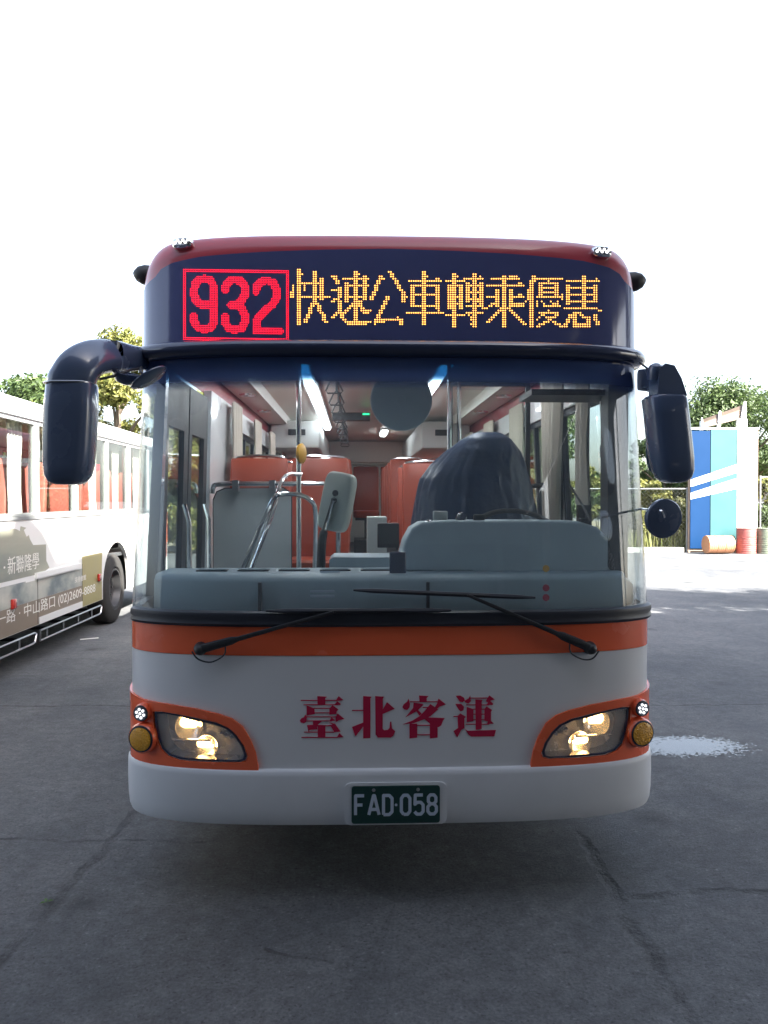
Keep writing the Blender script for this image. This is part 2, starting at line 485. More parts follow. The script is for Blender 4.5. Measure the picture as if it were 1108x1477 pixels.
# number plate with recess frame
pc = Vector((0.0, 0, 0.449))
PY = base(0, 0.5).y - 0.021
def flat(p, d): return Vector((p[0], PY - d, p[1]))
def rrect(x0, x1, y0, y1, r, k=5):
    out = []
    for cx, cy, a0 in ((x1-r, y0+r, -90), (x1-r, y1-r, 0), (x0+r, y1-r, 90), (x0+r, y0+r, 180)):
        for i in range(k+1):
            a = R(a0 + 90*i/k); out.append((cx+r*math.cos(a), cy+r*math.sin(a)))
    return out
plate('plate_recess', 'bumper_white', bus, [rrect(-0.225, 0.225, 0.358, 0.543, 0.03)], flat, 0.0, 0.006)
lp = plate('number_plate', 'plate_green', bus, [rrect(-0.193, 0.193, 0.366, 0.530, 0.012)], flat, 0.007, 0.012)
gl = {'F': [[(0,0),(0,1),(.52,1)],[(0,.52),(.42,.52)]], 'A': [[(0,0),(.28,1),(.34,1),(.62,0)],[(.1,.28),(.52,.28)]],
      'D': [[(0,0),(0,1),(.35,1),(.52,.85),(.52,.15),(.35,0),(0,0)]], '0': [[(.14,0),(0,.16),(0,.84),(.14,1),(.38,1),(.52,.84),(.52,.16),(.38,0),(.14,0)]],
      '5': [[(.5,1),(.04,1),(.02,.52),(.16,.62),(.38,.62),(.52,.48),(.52,.14),(.38,0),(.14,0),(0,.13)]],
      '8': [[(.16,.53),(.03,.65),(.03,.88),(.15,1),(.37,1),(.49,.88),(.49,.65),(.36,.53),(.16,.53),(0,.38),(0,.14),(.14,0),(.38,0),(.52,.14),(.52,.38),(.36,.53)]]}
xk = -0.176
for ch in 'FAD.058':
    if ch == '.':
        polys = [[(xk-0.003+0.006*math.cos(t*.785), 0.447+0.006*math.sin(t*.785)) for t in range(8)]]; adv = 0.020
    else:
        sx, sz = 0.072, 0.084
        polys = strokes([[(xk+x*sx, 0.405+z*sz) for x, z in ln] for ln in gl[ch]], 0.0068)
        adv = 0.058 if ch != 'A' else 0.064
    plate('plate_character', 'plate_white', lp, polys, flat, 0.012, 0.0135); xk += adv
for x in (-0.097, 0.097):
    MB().lathe((x, PY-0.0115, 0.513), (0,-1,0), [(0,.008),(.003,.007),(.004,.001)], 10).build('bolt', 'steel', lp)

# ---- headlights
def headlight(sg):
    ln = lens_l if sg < 0 else mir(lens_l)
    inner = scale_poly(ln, 0.011)
    gasket = plate('headlight', 'black_gloss', bus, [ln], S, -0.10, 0.006, [inner], 0.03)
    plate('reflector_housing', 'lamp_housing', gasket, [ln], S, -0.085, -0.070, (), 0.03)
    plate('lens', 'lamp_glass', gasket, [scale_poly(ln, 0.008)], S, -0.003, 0.003, (), 0.03)
    def spot(zx, zy, off):
        p = on_body(*hz(zx, zy)); p = (p[0]*(-sg), p[1]); return S(p, off), nrm(*p)
    for (zx, zy, r) in ((450, 325, 0.060), (590, 480, 0.050)):
        c, n = spot(zx, zy, -0.070)
        n = (n + Vector((0, -1.5, 0))).normalized()
        MB().lathe(c, n, [(0.0, .006), (.005, r*.45), (.016, r*.75), (.032, r*1.0), (.035, r*1.06), (.030, r*1.07), (.0, r*.8)], 28).build('reflector', 'lamp_bowl', gasket)
        hx = Vector((1, 0, 0)); hx = (hx - n*hx.dot(n)).normalized(); cb = c + n*.020
        MB().tube([cb - hx*.030, cb - hx*.026, cb + hx*.026, cb + hx*.030], [.003, .0075, .0075, .003], 12).build('bulb', 'lamp_warm', gasket)
    a, n = spot(330, 420, -0.035); b, _ = spot(640, 430, -0.035)
    MB().tube([a, (a+b)/2 + Vector((0, -0.012, 0.004)), b], 0.006, 8).build('divider', 'chrome', gasket)
    for zx, zy in ((700, 380), (740, 400), (785, 415), (830, 430)):
        c, n = spot(zx, zy, -0.068)
        MB().lathe(c, n, [(0, .014), (.02, .012), (.03, .004)], 10).build('facet', 'reflector', gasket)
headlight(-1); headlight(1)
# ---- corner lamps in their pods
for sg in (-1, 1):
    ax = Vector((sg*0.30, -1, 0)).normalized()
    for (zv, r, dy, m, nm) in ((1029, 0.036, 0.10, 'led_white', 'marker_lamp'), (1066, 0.060, 0.09, 'amber', 'turn_lamp')):
        p = at(203, zv, dy); c = Vector((sg*abs(p.x), dy, p.z))
        pod = MB().lathe(c, ax, [(-.16, r*1.12), (-.03, r*1.16), (-.008, r*1.12), (0.0, r*1.02), (-.004, r*.99)], 32).build('lamp_pod', 'orange_paint', bus)
        MB().lathe(c, ax, [(-.002, r*1.0), (.004, r*.97), (.005, r*.9), (.003, r*.88)], 32).build('bezel', 'black_rubber', pod)
        if m == 'amber':
            MB().lathe(c, ax, [(.0, r*.88), (.005, r*.87), (.010, r*.6), (.012, r*.05)], 32).build(nm, 'amber', pod)
            ld = MB(); a = ax.orthogonal().normalized(); b = ax.cross(a)
            for k in range(37):
                rr = r*.78*math.sqrt((k+.3)/37); t = k*2.39996
                ld.lathe(c + (a*math.cos(t)+b*math.sin(t))*rr + ax*(.0105-.004*rr/r), ax, [(0,.0048),(.003,.0035),(.004,.0005)], 6)
            ld.build('lens_beads', 'amber', pod)
        else:
            MB().lathe(c, ax, [(.0, r*.88), (.004, r*.87), (.006, r*.05)], 28).build(nm, 'chrome', pod)
            a = ax.orthogonal().normalized(); b = ax.cross(a)
            for k in range(7):
                q = c + ax*.006 + ((a*math.cos(k*1.047)+b*math.sin(k*1.047))*r*.52 if k else Vector((0,0,0)))
                MB().lathe(q, ax, [(0,.0066),(.003,.005),(.004,.001)], 9).build('led', 'led_white', pod)

# ---- company name on the front, traced
def H(x0, x1, y, t=5): return [(x0, y-t), (x1, y-t), (x1, y+t), (x0, y+t)]
chars = {
 0: [H(30,430,116),H(60,440,163),H(175,350,203),H(180,350,253),H(90,430,297),H(95,370,342),H(65,400,465),H(38,440,523),
     [(212,68),(320,75),(300,92),(300,165),(215,165)],[(448,68),(497,108),(470,118),(415,118)],[(430,122),(470,155),(462,166),(400,166)],
     [(95,170),(180,205),(185,265),(95,282)],[(380,168),(445,215),(425,240),(425,265),(345,272),(345,205)],
     [(80,270),(97,300),(92,350),(65,368),(30,360),(20,335),(35,315),(65,300)],[(435,258),(512,320),(450,335),(415,355),(415,300)],[(370,300),(410,338),(345,345)],
     [(165,345),(265,345),(215,385),(320,390),(380,382),(340,358),(410,375),(470,460),(400,465),(360,400),(210,405),(215,435),(130,440),(115,460),(98,388),(165,385)],
     [(218,400),(302,400),(302,525),(218,525)],[(455,475),(502,520),(425,528)]],
 1: [[(718,68),(810,75),(797,95),(797,530),(718,535)],H(595,720,226),[(595,408),(720,360),(720,400),(632,512)],
     [(850,68),(948,75),(933,95),(933,430),(950,445),(990,440),(1008,420),(1015,350),(1028,350),(1035,425),(1070,455),(1050,505),(1020,525),(880,525),(855,490)],
     [(980,135),(1065,208),(933,265),(933,215)]],
 2: [[(225,62),(330,68),(310,90),(310,135),(232,135)],H(125,430,131),[(110,95),(125,150),(122,190),(95,222),(60,215),(42,190),(55,160),(95,130)],
     [(440,95),(520,160),(450,185),(420,215),(400,190),(425,150)],[(165,140),(265,155),(275,165),(200,235),(75,302),(160,200)],H(265,345,193),
     [(350,155),(435,215),(350,290),(290,320),(170,365),(45,380),(150,340),(230,290),(290,230)],[(190,230),(215,220),(255,262),(230,285)],
     [(270,300),(380,305),(510,310),(490,335),(470,390),(440,410),(350,375),(300,335)],[(120,370),(205,372),(205,525),(120,535)],
     [(345,375),(430,375),(430,525),(345,535)],H(205,345,390),H(205,345,495)],
 3: [[(630,65),(680,62),(720,85),(730,115),(705,135),(675,130)],[(790,62),(797,125),(770,150),(735,140),(725,120),(770,95)],
     [(625,155),(690,155),(720,185),(715,225),(685,238),(660,215)],H(605,660,293),
     [(680,258),(745,298),(725,310),(725,420),(690,440),(645,525),(605,455),(655,420),(650,290)],
     [(715,400),(730,430),(760,450),(1072,442),(1055,512),(800,515),(770,495)],H(790,990,90),
     [(1000,60),(1060,105),(1010,120),(1045,155),(1030,168),(970,162),(985,140),(960,125)],H(745,1000,165),
     [(845,105),(925,112),(915,130),(915,430),(850,440)],[(750,185),(825,212),(825,345),(750,355)],
     [(970,182),(1030,220),(1018,240),(1018,340),(1050,372),(975,375),(985,345),(945,340),(945,210)],H(825,945,212),H(825,945,267),H(825,945,328),H(740,1000,378)]}
for k, polys in chars.items():
    ox = 430 if k < 2 else 575
    pp = [[on_body(ox + x/7.641, 995 + y/7.641) for x, y in poly] for poly in polys]
    plate('character', 'letter_red', bus, pp, S, 0.0, 0.0022)

# ---- windscreen, its rubber, the black beam above it
plate('windshield', 'windshield', bus, [rect(-SF+.02, SF-.02, 1.275, 2.45)], S, -0.004, 0.0, (), 0.06, curved)
band('windshield_rubber', 'black_rubber', bus, [(-0.03,1.222),(0.012,1.224),(0.020,1.236),(0.014,1.252),(0.020,1.266),(0.018,1.282),(0.004,1.290),(-0.03,1.290)], -SF, SF, 0.03)
band('windshield_beam', 'black_gloss', bus, [(-0.03,2.425),(0.020,2.425),(0.050,2.440),(0.058,2.465),(0.045,2.490),(0.012,2.505),(-0.03,2.505)], -SF, SF, 0.03, 60)
for sg in (-1, 1):
    plate('corner_pillar', 'black_gloss', bus, [rect(sg*SF-.03, sg*SF+.03, 1.222, 2.50)], S, -0.05, 0.004, (), 0.1)
# ---- roof shell and sign glass
MBr = MB(); ssr = []; s = -SEND
while s < SEND:
    ssr.append(s); s += 0.03 if abs(s) < SC+0.1 else 0.45
ssr.append(SEND)
zz = [2.50, 2.60, 2.70, 2.77, 2.82, 2.86, 2.885, 2.905] + [2.905 + (ZTOP-2.905)*math.sin(R(a)) for a in (12,24,36,48,60,70,78,84,89)]
n0 = len(zz)
for s in ssr:
    for z in zz: MBr.v.append(tuple(base(s, min(z, ZTOP-1e-4))))
for i in range(len(ssr)-1):
    for j in range(n0-1):
        a = i*n0+j; MBr.f.append((a, a+n0, a+n0+1, a+1))
for i in range((len(ssr)-1)//2):
    a, b = (i*n0+n0-1), ((i+1)*n0+n0-1); c, d = ((len(ssr)-1-i)*n0+n0-1), ((len(ssr)-2-i)*n0+n0-1)
    if b < d: MBr.f.append((a, b, d, c))
MBr.build('roof', 'roof_red', bus, ang=60)
top_l = [on_body(u, v) for u, v in ((226,400),(234,389),(250,380),(290,371),(380,364),(470,361),(563,360))]
se = s_at_y(0.40)
half = [(-se, 2.50), (-se, 2.68), (-s_at_y(.34), 2.755)] + top_l
sign_poly = half + [(-s, z) for s, z in reversed(half[:-1])]
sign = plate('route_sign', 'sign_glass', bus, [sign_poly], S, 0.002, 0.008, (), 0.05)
inner_poly = [(s*0.992, z) for s, z in scale_poly(sign_poly, 0.016)]

# ---- LED matrix
def led_dots(name, m, pix, r):
    mb = MB()
    for u, v in pix:
        p = on_body(u, v); c = S(p, 0.0085); n = nrm(*p)
        mb.lathe(c, n, [(0, r), (0.0016, r*0.7)], 6)
    return stuff(mb.build(name, m, sign, smooth=False))
def dseg(p, a, b):
    ax, ay = a; bx, by = b; dx, dy = bx-ax, by-ay; L = dx*dx+dy*dy
    t = max(0, min(1, ((p[0]-ax)*dx+(p[1]-ay)*dy)/L)) if L else 0
    return math.hypot(p[0]-ax-dx*t, p[1]-ay-dy*t)
rd = [[(140,245),(155,190),(190,155),(235,148),(280,155),(312,190),(325,245)],[(140,245),(140,300),(160,360),(200,388),(325,388)],[(325,240),(325,545),(300,600),(235,622),(170,602),(142,560),(140,500)],
      [(428,250),(430,215),(465,165),(520,150),(580,165),(614,220),(614,290),(580,345),(540,388),(480,390)],[(540,388),(590,430),(614,490),(614,550),(580,605),(520,622),(465,605),(432,560),(430,500)],
      [(716,260),(722,210),(765,165),(820,152),(880,178),(908,240),(908,320),(870,380),(800,440),(735,505),(722,560),(722,625)],[(722,628),(940,628)]]
red = []
for j in range(41):
    for i in range(64):
        x, y = 42 + i*15.5, 62 + j*16.4 + (3 if i > 5 else 6)*0 + i*0.22
        yy = y - i*0.22
        onb = i < 2 or i > 61 or j < 2 or j > 38
        if onb or min(dseg((x, yy), a, b) for ln in rd for a, b in zip(ln, ln[1:])) < 38:
            red.append((260 + x/6.518, 380 + y/6.518))
led_dots('red_led_dots', 'led_red', red, 0.0022)
def cells(lines):
    out = set(); P = 15.75
    for (x0, y0, x1, y1, w) in lines:
        a, b, c, d = round(x0/P), round(y0/P), round(x1/P), round(y1/P)
        n = max(abs(c-a), abs(d-b), 1)
        for k in range(n+1):
            i, j = round(a+(c-a)*k/n), round(b+(d-b)*k/n)
            out.add((i, j))
            if w == 2: out.add((i+1, j))
    return out, P
A3 = [(43,55,43,420,2),(10,150,10,230,1),(-5,200,-5,230,1),(75,75,75,75,1),(73,135,90,140,1),(90,150,90,190,1),(100,135,215,135,1),(150,60,150,270,2),(212,115,212,245,2),(85,243,265,243,1),(255,230,255,230,1),(146,280,90,415,2),(172,280,240,415,2),
  (288,90,288,90,1),(305,100,322,140,2),(285,187,340,187,1),(335,170,335,240,2),(290,262,322,245,2),(335,262,335,345,2),(322,350,288,385,2),(325,350,385,405,2),(385,408,545,408,1),(390,423,515,423,1),(360,108,530,108,1),(500,92,515,92,1),(437,60,437,405,2),(465,78,465,78,1),(375,140,375,265,2),(497,110,497,255,2),(375,157,530,157,1),(375,240,515,240,1),(425,290,360,345,2),(470,262,495,325,2),(500,330,545,335,1),(500,348,530,348,1),
  (620,95,558,255,2),(650,115,650,115,1),(680,68,780,240,2),(778,225,778,262,2),(665,240,575,410,2),(575,395,740,395,1),(575,425,590,425,1),(600,410,650,410,1),(753,395,753,430,2),(735,383,735,383,1),
  (815,120,1045,120,1),(1015,105,1030,105,1),(920,70,920,430,2),(950,88,950,88,1),(828,150,828,305,2),(1012,150,1012,310,2),(828,165,1027,165,1),(828,228,1027,228,1),(828,292,1027,292,1),(797,352,1055,352,1),(1030,338,1030,338,1)]
A4 = [(20,122,135,122,1),(85,90,100,90,1),(68,75,68,435,2),(25,152,25,310,2),(118,152,118,310,2),(25,155,133,155,1),(25,230,133,230,1),(25,290,133,290,1),(15,355,145,355,1),
  (140,108,270,108,1),(208,75,208,435,2),(250,92,250,92,1),(158,140,158,262,2),(250,140,250,278,2),(158,150,265,150,1),(158,208,265,208,1),(158,250,265,250,1),(155,297,265,297,1),(240,270,270,320,1),(280,315,345,290,1),(165,345,270,345,1),(178,360,185,390,1),(195,425,195,425,1),
  (455,87,510,87,1),(440,103,520,103,1),(325,110,400,110,1),(415,95,415,435,2),(305,158,550,158,1),(515,145,535,145,1),(305,235,370,235,1),(485,240,545,240,1),(515,228,530,228,1),(370,190,370,300,2),(455,190,455,300,2),(460,285,545,285,1),(465,300,545,300,1),(360,290,285,320,1),(400,315,305,408,2),(440,310,545,425,2),
  (605,130,605,440,2),(622,88,622,130,2),(590,190,590,240,1),(575,245,560,270,1),(640,105,820,105,1),(725,120,725,120,1),(665,135,665,235,2),(772,135,772,235,2),(680,140,770,140,1),(680,170,770,170,1),(680,203,770,203,1),(640,235,825,235,1),(815,215,825,250,1),(640,260,640,260,1),(652,262,652,300,1),(680,262,700,300,1),(700,305,790,305,1),(735,262,750,280,1),(775,290,775,290,1),(795,265,810,292,1),
  (660,350,780,350,1),(730,325,645,395,1),(690,365,760,415,1),(765,370,645,440,2),(760,410,800,435,2),
  (845,122,1075,122,1),(1055,110,1055,110,1),(955,90,955,300,2),(858,150,858,280,2),(1038,150,1038,270,2),(858,170,1045,170,1),(858,215,1045,215,1),(858,263,1045,263,1),(840,308,1060,308,1),(840,322,855,322,1),(1070,325,1085,325,1),(860,370,838,440,2),(895,350,895,440,2),(900,430,1015,430,1),(905,445,1005,445,1),(995,375,995,430,2),(930,340,958,380,2),(1035,355,1052,430,2)]
amb = []
for lines, ox, dy in ((A3, 420, 0), (A4, 640, 0)):
    cs, P = cells(lines)
    amb += [(ox + i*P/4.817, 380 + j*P/4.817 + dy) for i, j in cs]
led_dots('amber_led_dots', 'led_amber', amb, 0.0033)

# ---- roof lamps, side ears
for u, v in ((266, 355), (865, 367)):
    p = on_body(u, v); c = S(p, 0.008); n = (nrm(*p) + Vector((0, -1.2, 0))).normalized(); t = Vector((1, 0, 0)); t = (t - n*t.dot(n)).normalized(); b = n.cross(t)
    if b.z < 0: b = -b
    rings = []
    for d, k in ((-0.02, 1.0), (0.010, 1.0), (0.022, 0.9), (0.028, 0.7)):
        rings.append([c + n*d + t*(0.049*k*math.copysign(abs(math.cos(q))**.6, math.cos(q))) + b*(0.026*k*math.copysign(abs(math.sin(q))**.6, math.sin(q))) for q in [2*math.pi*j/24 for j in range(24)]])
    lampo = MB().loft(rings).build('roof_lamp', 'chrome', bus)
    for k in range(6):
        q = c + n*0.027 + t*(-0.030 + 0.012*k) + b*(0.006 if k % 2 else -0.006)
        MB().lathe(q, n, [(0,.0085),(.003,.007),(.004,.001)], 8).build('led', 'led_white', lampo)
for sg, (u, v) in ((-1, (204, 388)), (1, (921, 398))):
    p = at(u, v, 0.46); c = Vector((sg*abs(p.x), .46, p.z))
    o = MB().lathe(c + Vector((-sg*.10, .05, -.03)), (sg, -0.25, 0.10), [(0, .05), (.05, .052), (.10, .048), (.13, .035), (.145, .015), (.15, .002)], 20).build('side_marker', 'black_plastic', bus)

# ---- wipers (arms and blades lie just off the glass)
def on(u, v, off):
    p = on_body(u, v); return S(p, off)
def wiper(piv, mid, b0, b1, nm='wiper'):
    a = on(*piv, .035); m = on(*mid, .045)
    arm = MB().tube([a, a.lerp(m, .25) + Vector((0,-.01,0)), a.lerp(m, .3) + Vector((0,-.01,0)), m], [.020, .018, .011, .007], 8, flat=.7).build(nm, 'black_plastic', bus)
    MB().lathe(on(*piv, .0), (0,-1,0), [(0,.03),(.02,.028),(.045,.022),(.055,.012),(.057,.001)], 18).build('wiper_pivot', 'black_plastic', arm)
    n = 9; pts = [on(b0[0]+(b1[0]-b0[0])*k/n, b0[1]+(b1[1]-b0[1])*k/n, .022) for k in range(n+1)]
    MB().tube(pts, [.005]+[.011]*(n-1)+[.005], 6).build('blade', 'black_rubber', arm)
    spine = [on(b0[0]+(b1[0]-b0[0])*k/8, b0[1]+(b1[1]-b0[1])*k/8, .036) for k in range(2, 7)]
    MB().tube(spine, .005, 6).build('blade_spine', 'black_plastic', arm)
    h = [on(piv[0]+d, piv[1]+e, .03) for d, e in ((-9, 3), (0, 14), (18, 18), (36, 8), (38, -4))] if piv[0] < 560 else [on(piv[0]+d, piv[1]+e, .03) for d, e in ((9, 3), (0, 14), (-14, 15), (-30, 6), (-32, -8))]
    MB().tube(smooth_path(h, 5), .0035, 6).build('washer_hose', 'black_rubber', arm)
wiper((290, 935), (482, 882), (385, 881), (650, 880))
wiper((850, 934), (672, 858), (510, 851), (770, 862))

# ---- wing mirrors
def superring(c, a, b, ra, rb, e=0.55, n=28):
    out = []
    for k in range(n):
        q = 2*math.pi*k/n
        out.append(c + a*(ra*math.copysign(abs(math.cos(q))**e, math.cos(q))) + b*(rb*math.copysign(abs(math.sin(q))**e, math.sin(q))))
    return out
X, Y, Z = Vector((1,0,0)), Vector((0,1,0)), Vector((0,0,1))
MY = -0.12
px = (MY - CAM.y)/F
top = at(102, 554, MY); bot = at(102, 699, MY)
rings = []
for t, w, dx in ((0.0, 31, 3.0), (0.02, 33, 2.5), (0.25, 35, 1), (0.55, 34.5, -0.5), (0.8, 33, -2), (0.91, 30, -3), (0.97, 24, -4), (1.0, 14, -4)):
    c = top.lerp(bot, t) + X*dx*px
    rings.append(superring(c, X, Y, w*px, 0.085*(0.55+0.45*w/35), .6))
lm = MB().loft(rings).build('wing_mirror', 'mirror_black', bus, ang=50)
pth = [(215,517,0.40,.050),(190,517,0.24,.060),(168,514,0.10,.068),(146,514,-0.01,.074),(127,520,-0.08,.080),(113,532,-0.115,.088),(104,549,-0.12,.094),(103,553,-0.12,.095)]
cps = [at(u, v, y) for u, v, y, r in pth]
cc = smooth_path(cps, 4); rr = []
for i in range(len(pth)-1):
    rr += [pth[i][3] + (pth[i+1][3]-pth[i][3])*k/4 for k in range(4)]
rr.append(pth[-1][3])
rings = []
for i, c in enumerate(cc):
    t = (cc[min(i+1, len(cc)-1)] - cc[max(i-1, 0)]).normalized()
    b = t.cross(Y).normalized() if abs(t.y) < .95 else Z
    d = b.cross(t).normalized()
    rings.append(superring(c, b, d, rr[i], rr[i]*.78, .75, 24))
MB().loft(rings).build('mirror_arm', 'mirror_black', lm, ang=60)
g = [superring(at(102, 554, MY-.0) + Z*dz, X, Y, 33*px+dr, .083+dr, .6) for dz, dr in ((-.004,.001),(-.002,.003),(.002,.003),(.004,.001))]
MB().loft(g).build('trim_line', 'steel', lm)
bk = superring(top.lerp(bot,.48) + Y*.086, X, Z, .075, .17, .6)
MB().loft([bk, [p + Y*.003 for p in bk]]).build('mirror_glass', 'mirror_glass', lm)
# viewer's right mirror
MY2 = -0.03; px = (MY2 - CAM.y)/F
rings = []
for v, l, r_ in ((573, 933, 984), (577, 929, 987), (600, 932, 990), (630, 935, 993.5), (660, 939, 996.5), (680, 944, 997), (690, 949, 994), (695, 955, 988), (697.5, 963, 980)):
    a, b = at(l, v, MY2), at(r_, v-2, MY2); c = (a+b)/2
    rings.append(superring(c, X, Y, (b.x-a.x)/2, 0.08*min(1, .3+.7*(r_-l)/58), .6))
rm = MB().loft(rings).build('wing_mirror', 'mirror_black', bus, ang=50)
bk = superring(at(963, 637, MY2) + Y*.081, X, Z, .066, .14, .6)
MB().loft([bk, [p + Y*.003 for p in bk]]).build('mirror_glass', 'mirror_glass', rm)
a0 = at(922, 548, .30); a1 = at(945, 548, .0); a2 = at(962, 550, MY2)
MB().loft([superring(q, Y, Z, w, h, .5, 16) for q, w, h in ((a0, .03, .050), (a0.lerp(a1,.6), .035, .052), (a1, .045, .058), (a2, .05, .055))]).build('mirror_arm', 'mirror_black', rm, ang=50)
pw = [(942,573),(984,573),(976,548),(966,530),(953,527),(944,535)]
plate('arm_housing', 'mirror_black', rm, [[(at(u,v,MY2).x, at(u,v,MY2).z) for u, v in pw]], lambda p, d: Vector((p[0], MY2+d, p[1])), -.055, .055)
MB().lathe(at(946, 534, MY2-.02), (0,-.3,1), [(-.04,.034),(.0,.036),(.02,.028),(.03,.012),(.032,.001)], 16).build('knob', 'mirror_black', rm)
MB().tube([at(923, 523, .25), at(940, 536, .02)], .005, 6).build('stay_rod', 'black_plastic', rm)
# round mirror on the viewer's right
c = at(958, 748, -0.06)
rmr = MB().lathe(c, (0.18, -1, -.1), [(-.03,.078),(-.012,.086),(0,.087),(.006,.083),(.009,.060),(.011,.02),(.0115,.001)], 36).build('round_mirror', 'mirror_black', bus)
MB().lathe(c, (0.18,-1,-.1), [(-.034,.001),(-.0335,.06),(-.0305,.078)], 30).build('mirror_glass', 'mirror_glass', rmr)
MB().tube(smooth_path([at(925, 734, .30), at(935, 735, .12), at(948, 734.5, -.06), at(955, 738, -.10), at(958, 746, -.095)], 5), .0055, 8).build('stalk', 'chrome', rmr)
# dished mirror at the windscreen corner, seen nearly edge on
c = at(215, 545, -0.03)
dm = MB().lathe(c, (-0.54, 0.03, 0.84), [(-.018,.001),(-.016,.05),(-.008,.078),(0,.086),(.004,.085),(.012,.06),(.016,.001)], 36).build('kerb_mirror', 'mirror_black', bus)
MB().tube(smooth_path([at(143, 547, -0.06), at(165, 542, -.02), at(185, 535, .03), at(203, 531, .16)], 5), .006, 8).build('stay_rod', 'black_plastic', dm)
MB().tube(smooth_path([at(212, 543, -.03), at(203, 536, .03), at(204, 530, .16)], 5), .006, 8).build('stalk', 'black_plastic', dm)
MB().lathe(at(182, 545, 0.03), (-.2,.2,-.9), [(-.02,.06),(.0,.055),(.02,.04),(.03,.015),(.031,.001)], 24).build('mirror_foot', 'mirror_black', dm)

# ---- sides of the body : door opening on viewer's left, windows, wheel arches
WZ0, WZ1 = 1.36, 2.36
AX1, AX2 = 2.75, 8.25                               # axles
def arch(y):                                        # notch in the lower edge
    return [(y-.62, .40), (y-.60, .75), (y-.45, 1.0), (y-.2, 1.10), (y+.2, 1.10), (y+.45, 1.0), (y+.60, .75), (y+.62, .40)]
win_y = [(0.72, 1.62)] + [(1.80+1.30*k, 2.98+1.30*k) for k in range(7)]
S2Y = SC - DD
for sg in (-1, 1):
    ystart = 0.60 if sg > 0 else 1.84
    poly = [(ystart, .40)] + arch(AX1) + arch(AX2) + [(LEN, .40), (LEN, 2.52), (ystart, 2.52)]
    holes = [[(a, WZ0), (b, WZ0), (b, WZ1), (a, WZ1)] for a, b in win_y if a > ystart]
    cv = lambda pl: [(sg*(y+S2Y), z) for y, z in pl]
    plate('side_wall', 'white_paint', bus, [cv(poly)], S, -0.05, 0.0, [cv(h) for h in holes], 0.6, lambda p: False)
    plate('side_stripe', 'orange_paint', bus, [cv([(ystart, 1.112), (LEN, 1.112), (LEN, 1.222), (ystart, 1.222)])], S, 0.0005, 0.003)
    for a, b in win_y:
        if a < ystart: continue
        w = plate('window', 'black_rubber', bus, [cv([(a-.01, WZ0-.01), (b+.01, WZ0-.01), (b+.01, WZ1+.01), (a-.01, WZ1+.01)])], S, -0.03, 0.004,
                  [cv([(a+.04, WZ0+.04), ((a+b)/2-.02, WZ0+.04), ((a+b)/2-.02, WZ1-.04), (a+.04, WZ1-.04)]), cv([((a+b)/2+.02, WZ0+.04), (b-.04, WZ0+.04), (b-.04, WZ1-.04), ((a+b)/2+.02, WZ1-.04)])])
        plate('pane', 'window_glass', w, [cv([(a+.038, WZ0+.038), ((a+b)/2, WZ0+.038), ((a+b)/2, WZ1-.038), (a+.038, WZ1-.038)])], S, -0.016, -0.012)
        plate('pane', 'window_glass', w, [cv([((a+b)/2+.001, WZ0+.038), (b-.038, WZ0+.038), (b-.038, WZ1-.038), ((a+b)/2+.001, WZ1-.038)])], S, -0.016, -0.012)
plate('rear_panel', 'white_paint', bus, [[(-1.2, .40), (1.2, .40), (1.2, 2.55), (-1.2, 2.55)]], lambda p, d: Vector((p[0], LEN+d, p[1])), 0.06, 0.10)
plate('rear_upper', 'roof_red', bus, [[(-1.18, 2.55), (1.18, 2.55), (1.12, 2.85), (.9, 2.98), (-.9, 2.98), (-1.12, 2.85)]], lambda p, d: Vector((p[0], LEN+d, p[1])), 0.05, 0.10)
# folding door, two leaves with tall panes
cvl = lambda pl: [(-(y+S2Y), z) for y, z in pl]
for y0 in (0.64, 1.24):
    y1 = y0 + .57
    d = plate('door', 'black_plastic', bus, [cvl([(y0, .45), (y1, .45), (y1, 2.46), (y0, 2.46)])], S, -0.035, 0.0, [cvl([(y0+.10, .60), (y1-.09, .60), (y1-.09, 2.18), (y0+.10, 2.18)])])
    plate('pane', 'window_glass', d, [cvl([(y0+.098, .598), (y1-.088, .598), (y1-.088, 2.182), (y0+.098, 2.182)])], S, -0.02, -0.015)
    MB().tube([(-1.15, y0+.44, 1.0), (-1.12, y0+.42, 1.1), (-1.12, y0+.42, 1.65), (-1.15, y0+.44, 1.75)], .014, 8).build('grab_bar', 'chrome', d)
# wheels
def wheel(x, y, parent, sg, r=.49, w=.28, name='wheel'):
    wo = MB().lathe((x - sg*w/2, y, r), (sg, 0, 0), [(0, r*.6), (0.0, r*.86), (.02, r*.96), (.05, r), (w-.05, r), (w-.02, r*.96), (w, r*.86), (w+.005, r*.62), (w-.02, r*.57), (.02, r*.57)], 40).build(name, 'tyre', parent)
    MB().lathe((x - sg*w/2, y, r), (sg, 0, 0), [(.03, r*.575), (w-.01, r*.575), (w-.005, r*.53), (w-.10, r*.48), (w-.14, r*.30), (w-.11, r*.26), (w-.10, r*.10), (w-.10, .01)], 32).build('rim', 'rim', wo)
    for k in range(10):
        t = k*.628
        MB().cyl((x + sg*(w/2-.14), y + math.cos(t)*r*.37, r + math.sin(t)*r*.37), (x + sg*(w/2-.10), y + math.cos(t)*r*.37, r + math.sin(t)*r*.37), .016, n=8).build('wheel_nut', 'steel', wo)
    return wo
for sg in (-1, 1):
    for y in (AX1, AX2): wheel(sg*1.06, y, bus, sg)
MB().box((-1.15, .45, .33), (1.15, AX1-.66, .80)).box((-1.17, AX1+.64, .33), (1.17, AX2-.64, .80)).box((-1.17, AX2+.64, .45), (1.17, LEN, .80)).box((-.8, .5, .5), (.8, LEN, .80)).build('underbody', 'underbody', bus)
MB().box((-1.19, .32, .80), (1.19, LEN+.04, .86)).build('floor', 'floor_dark', bus)
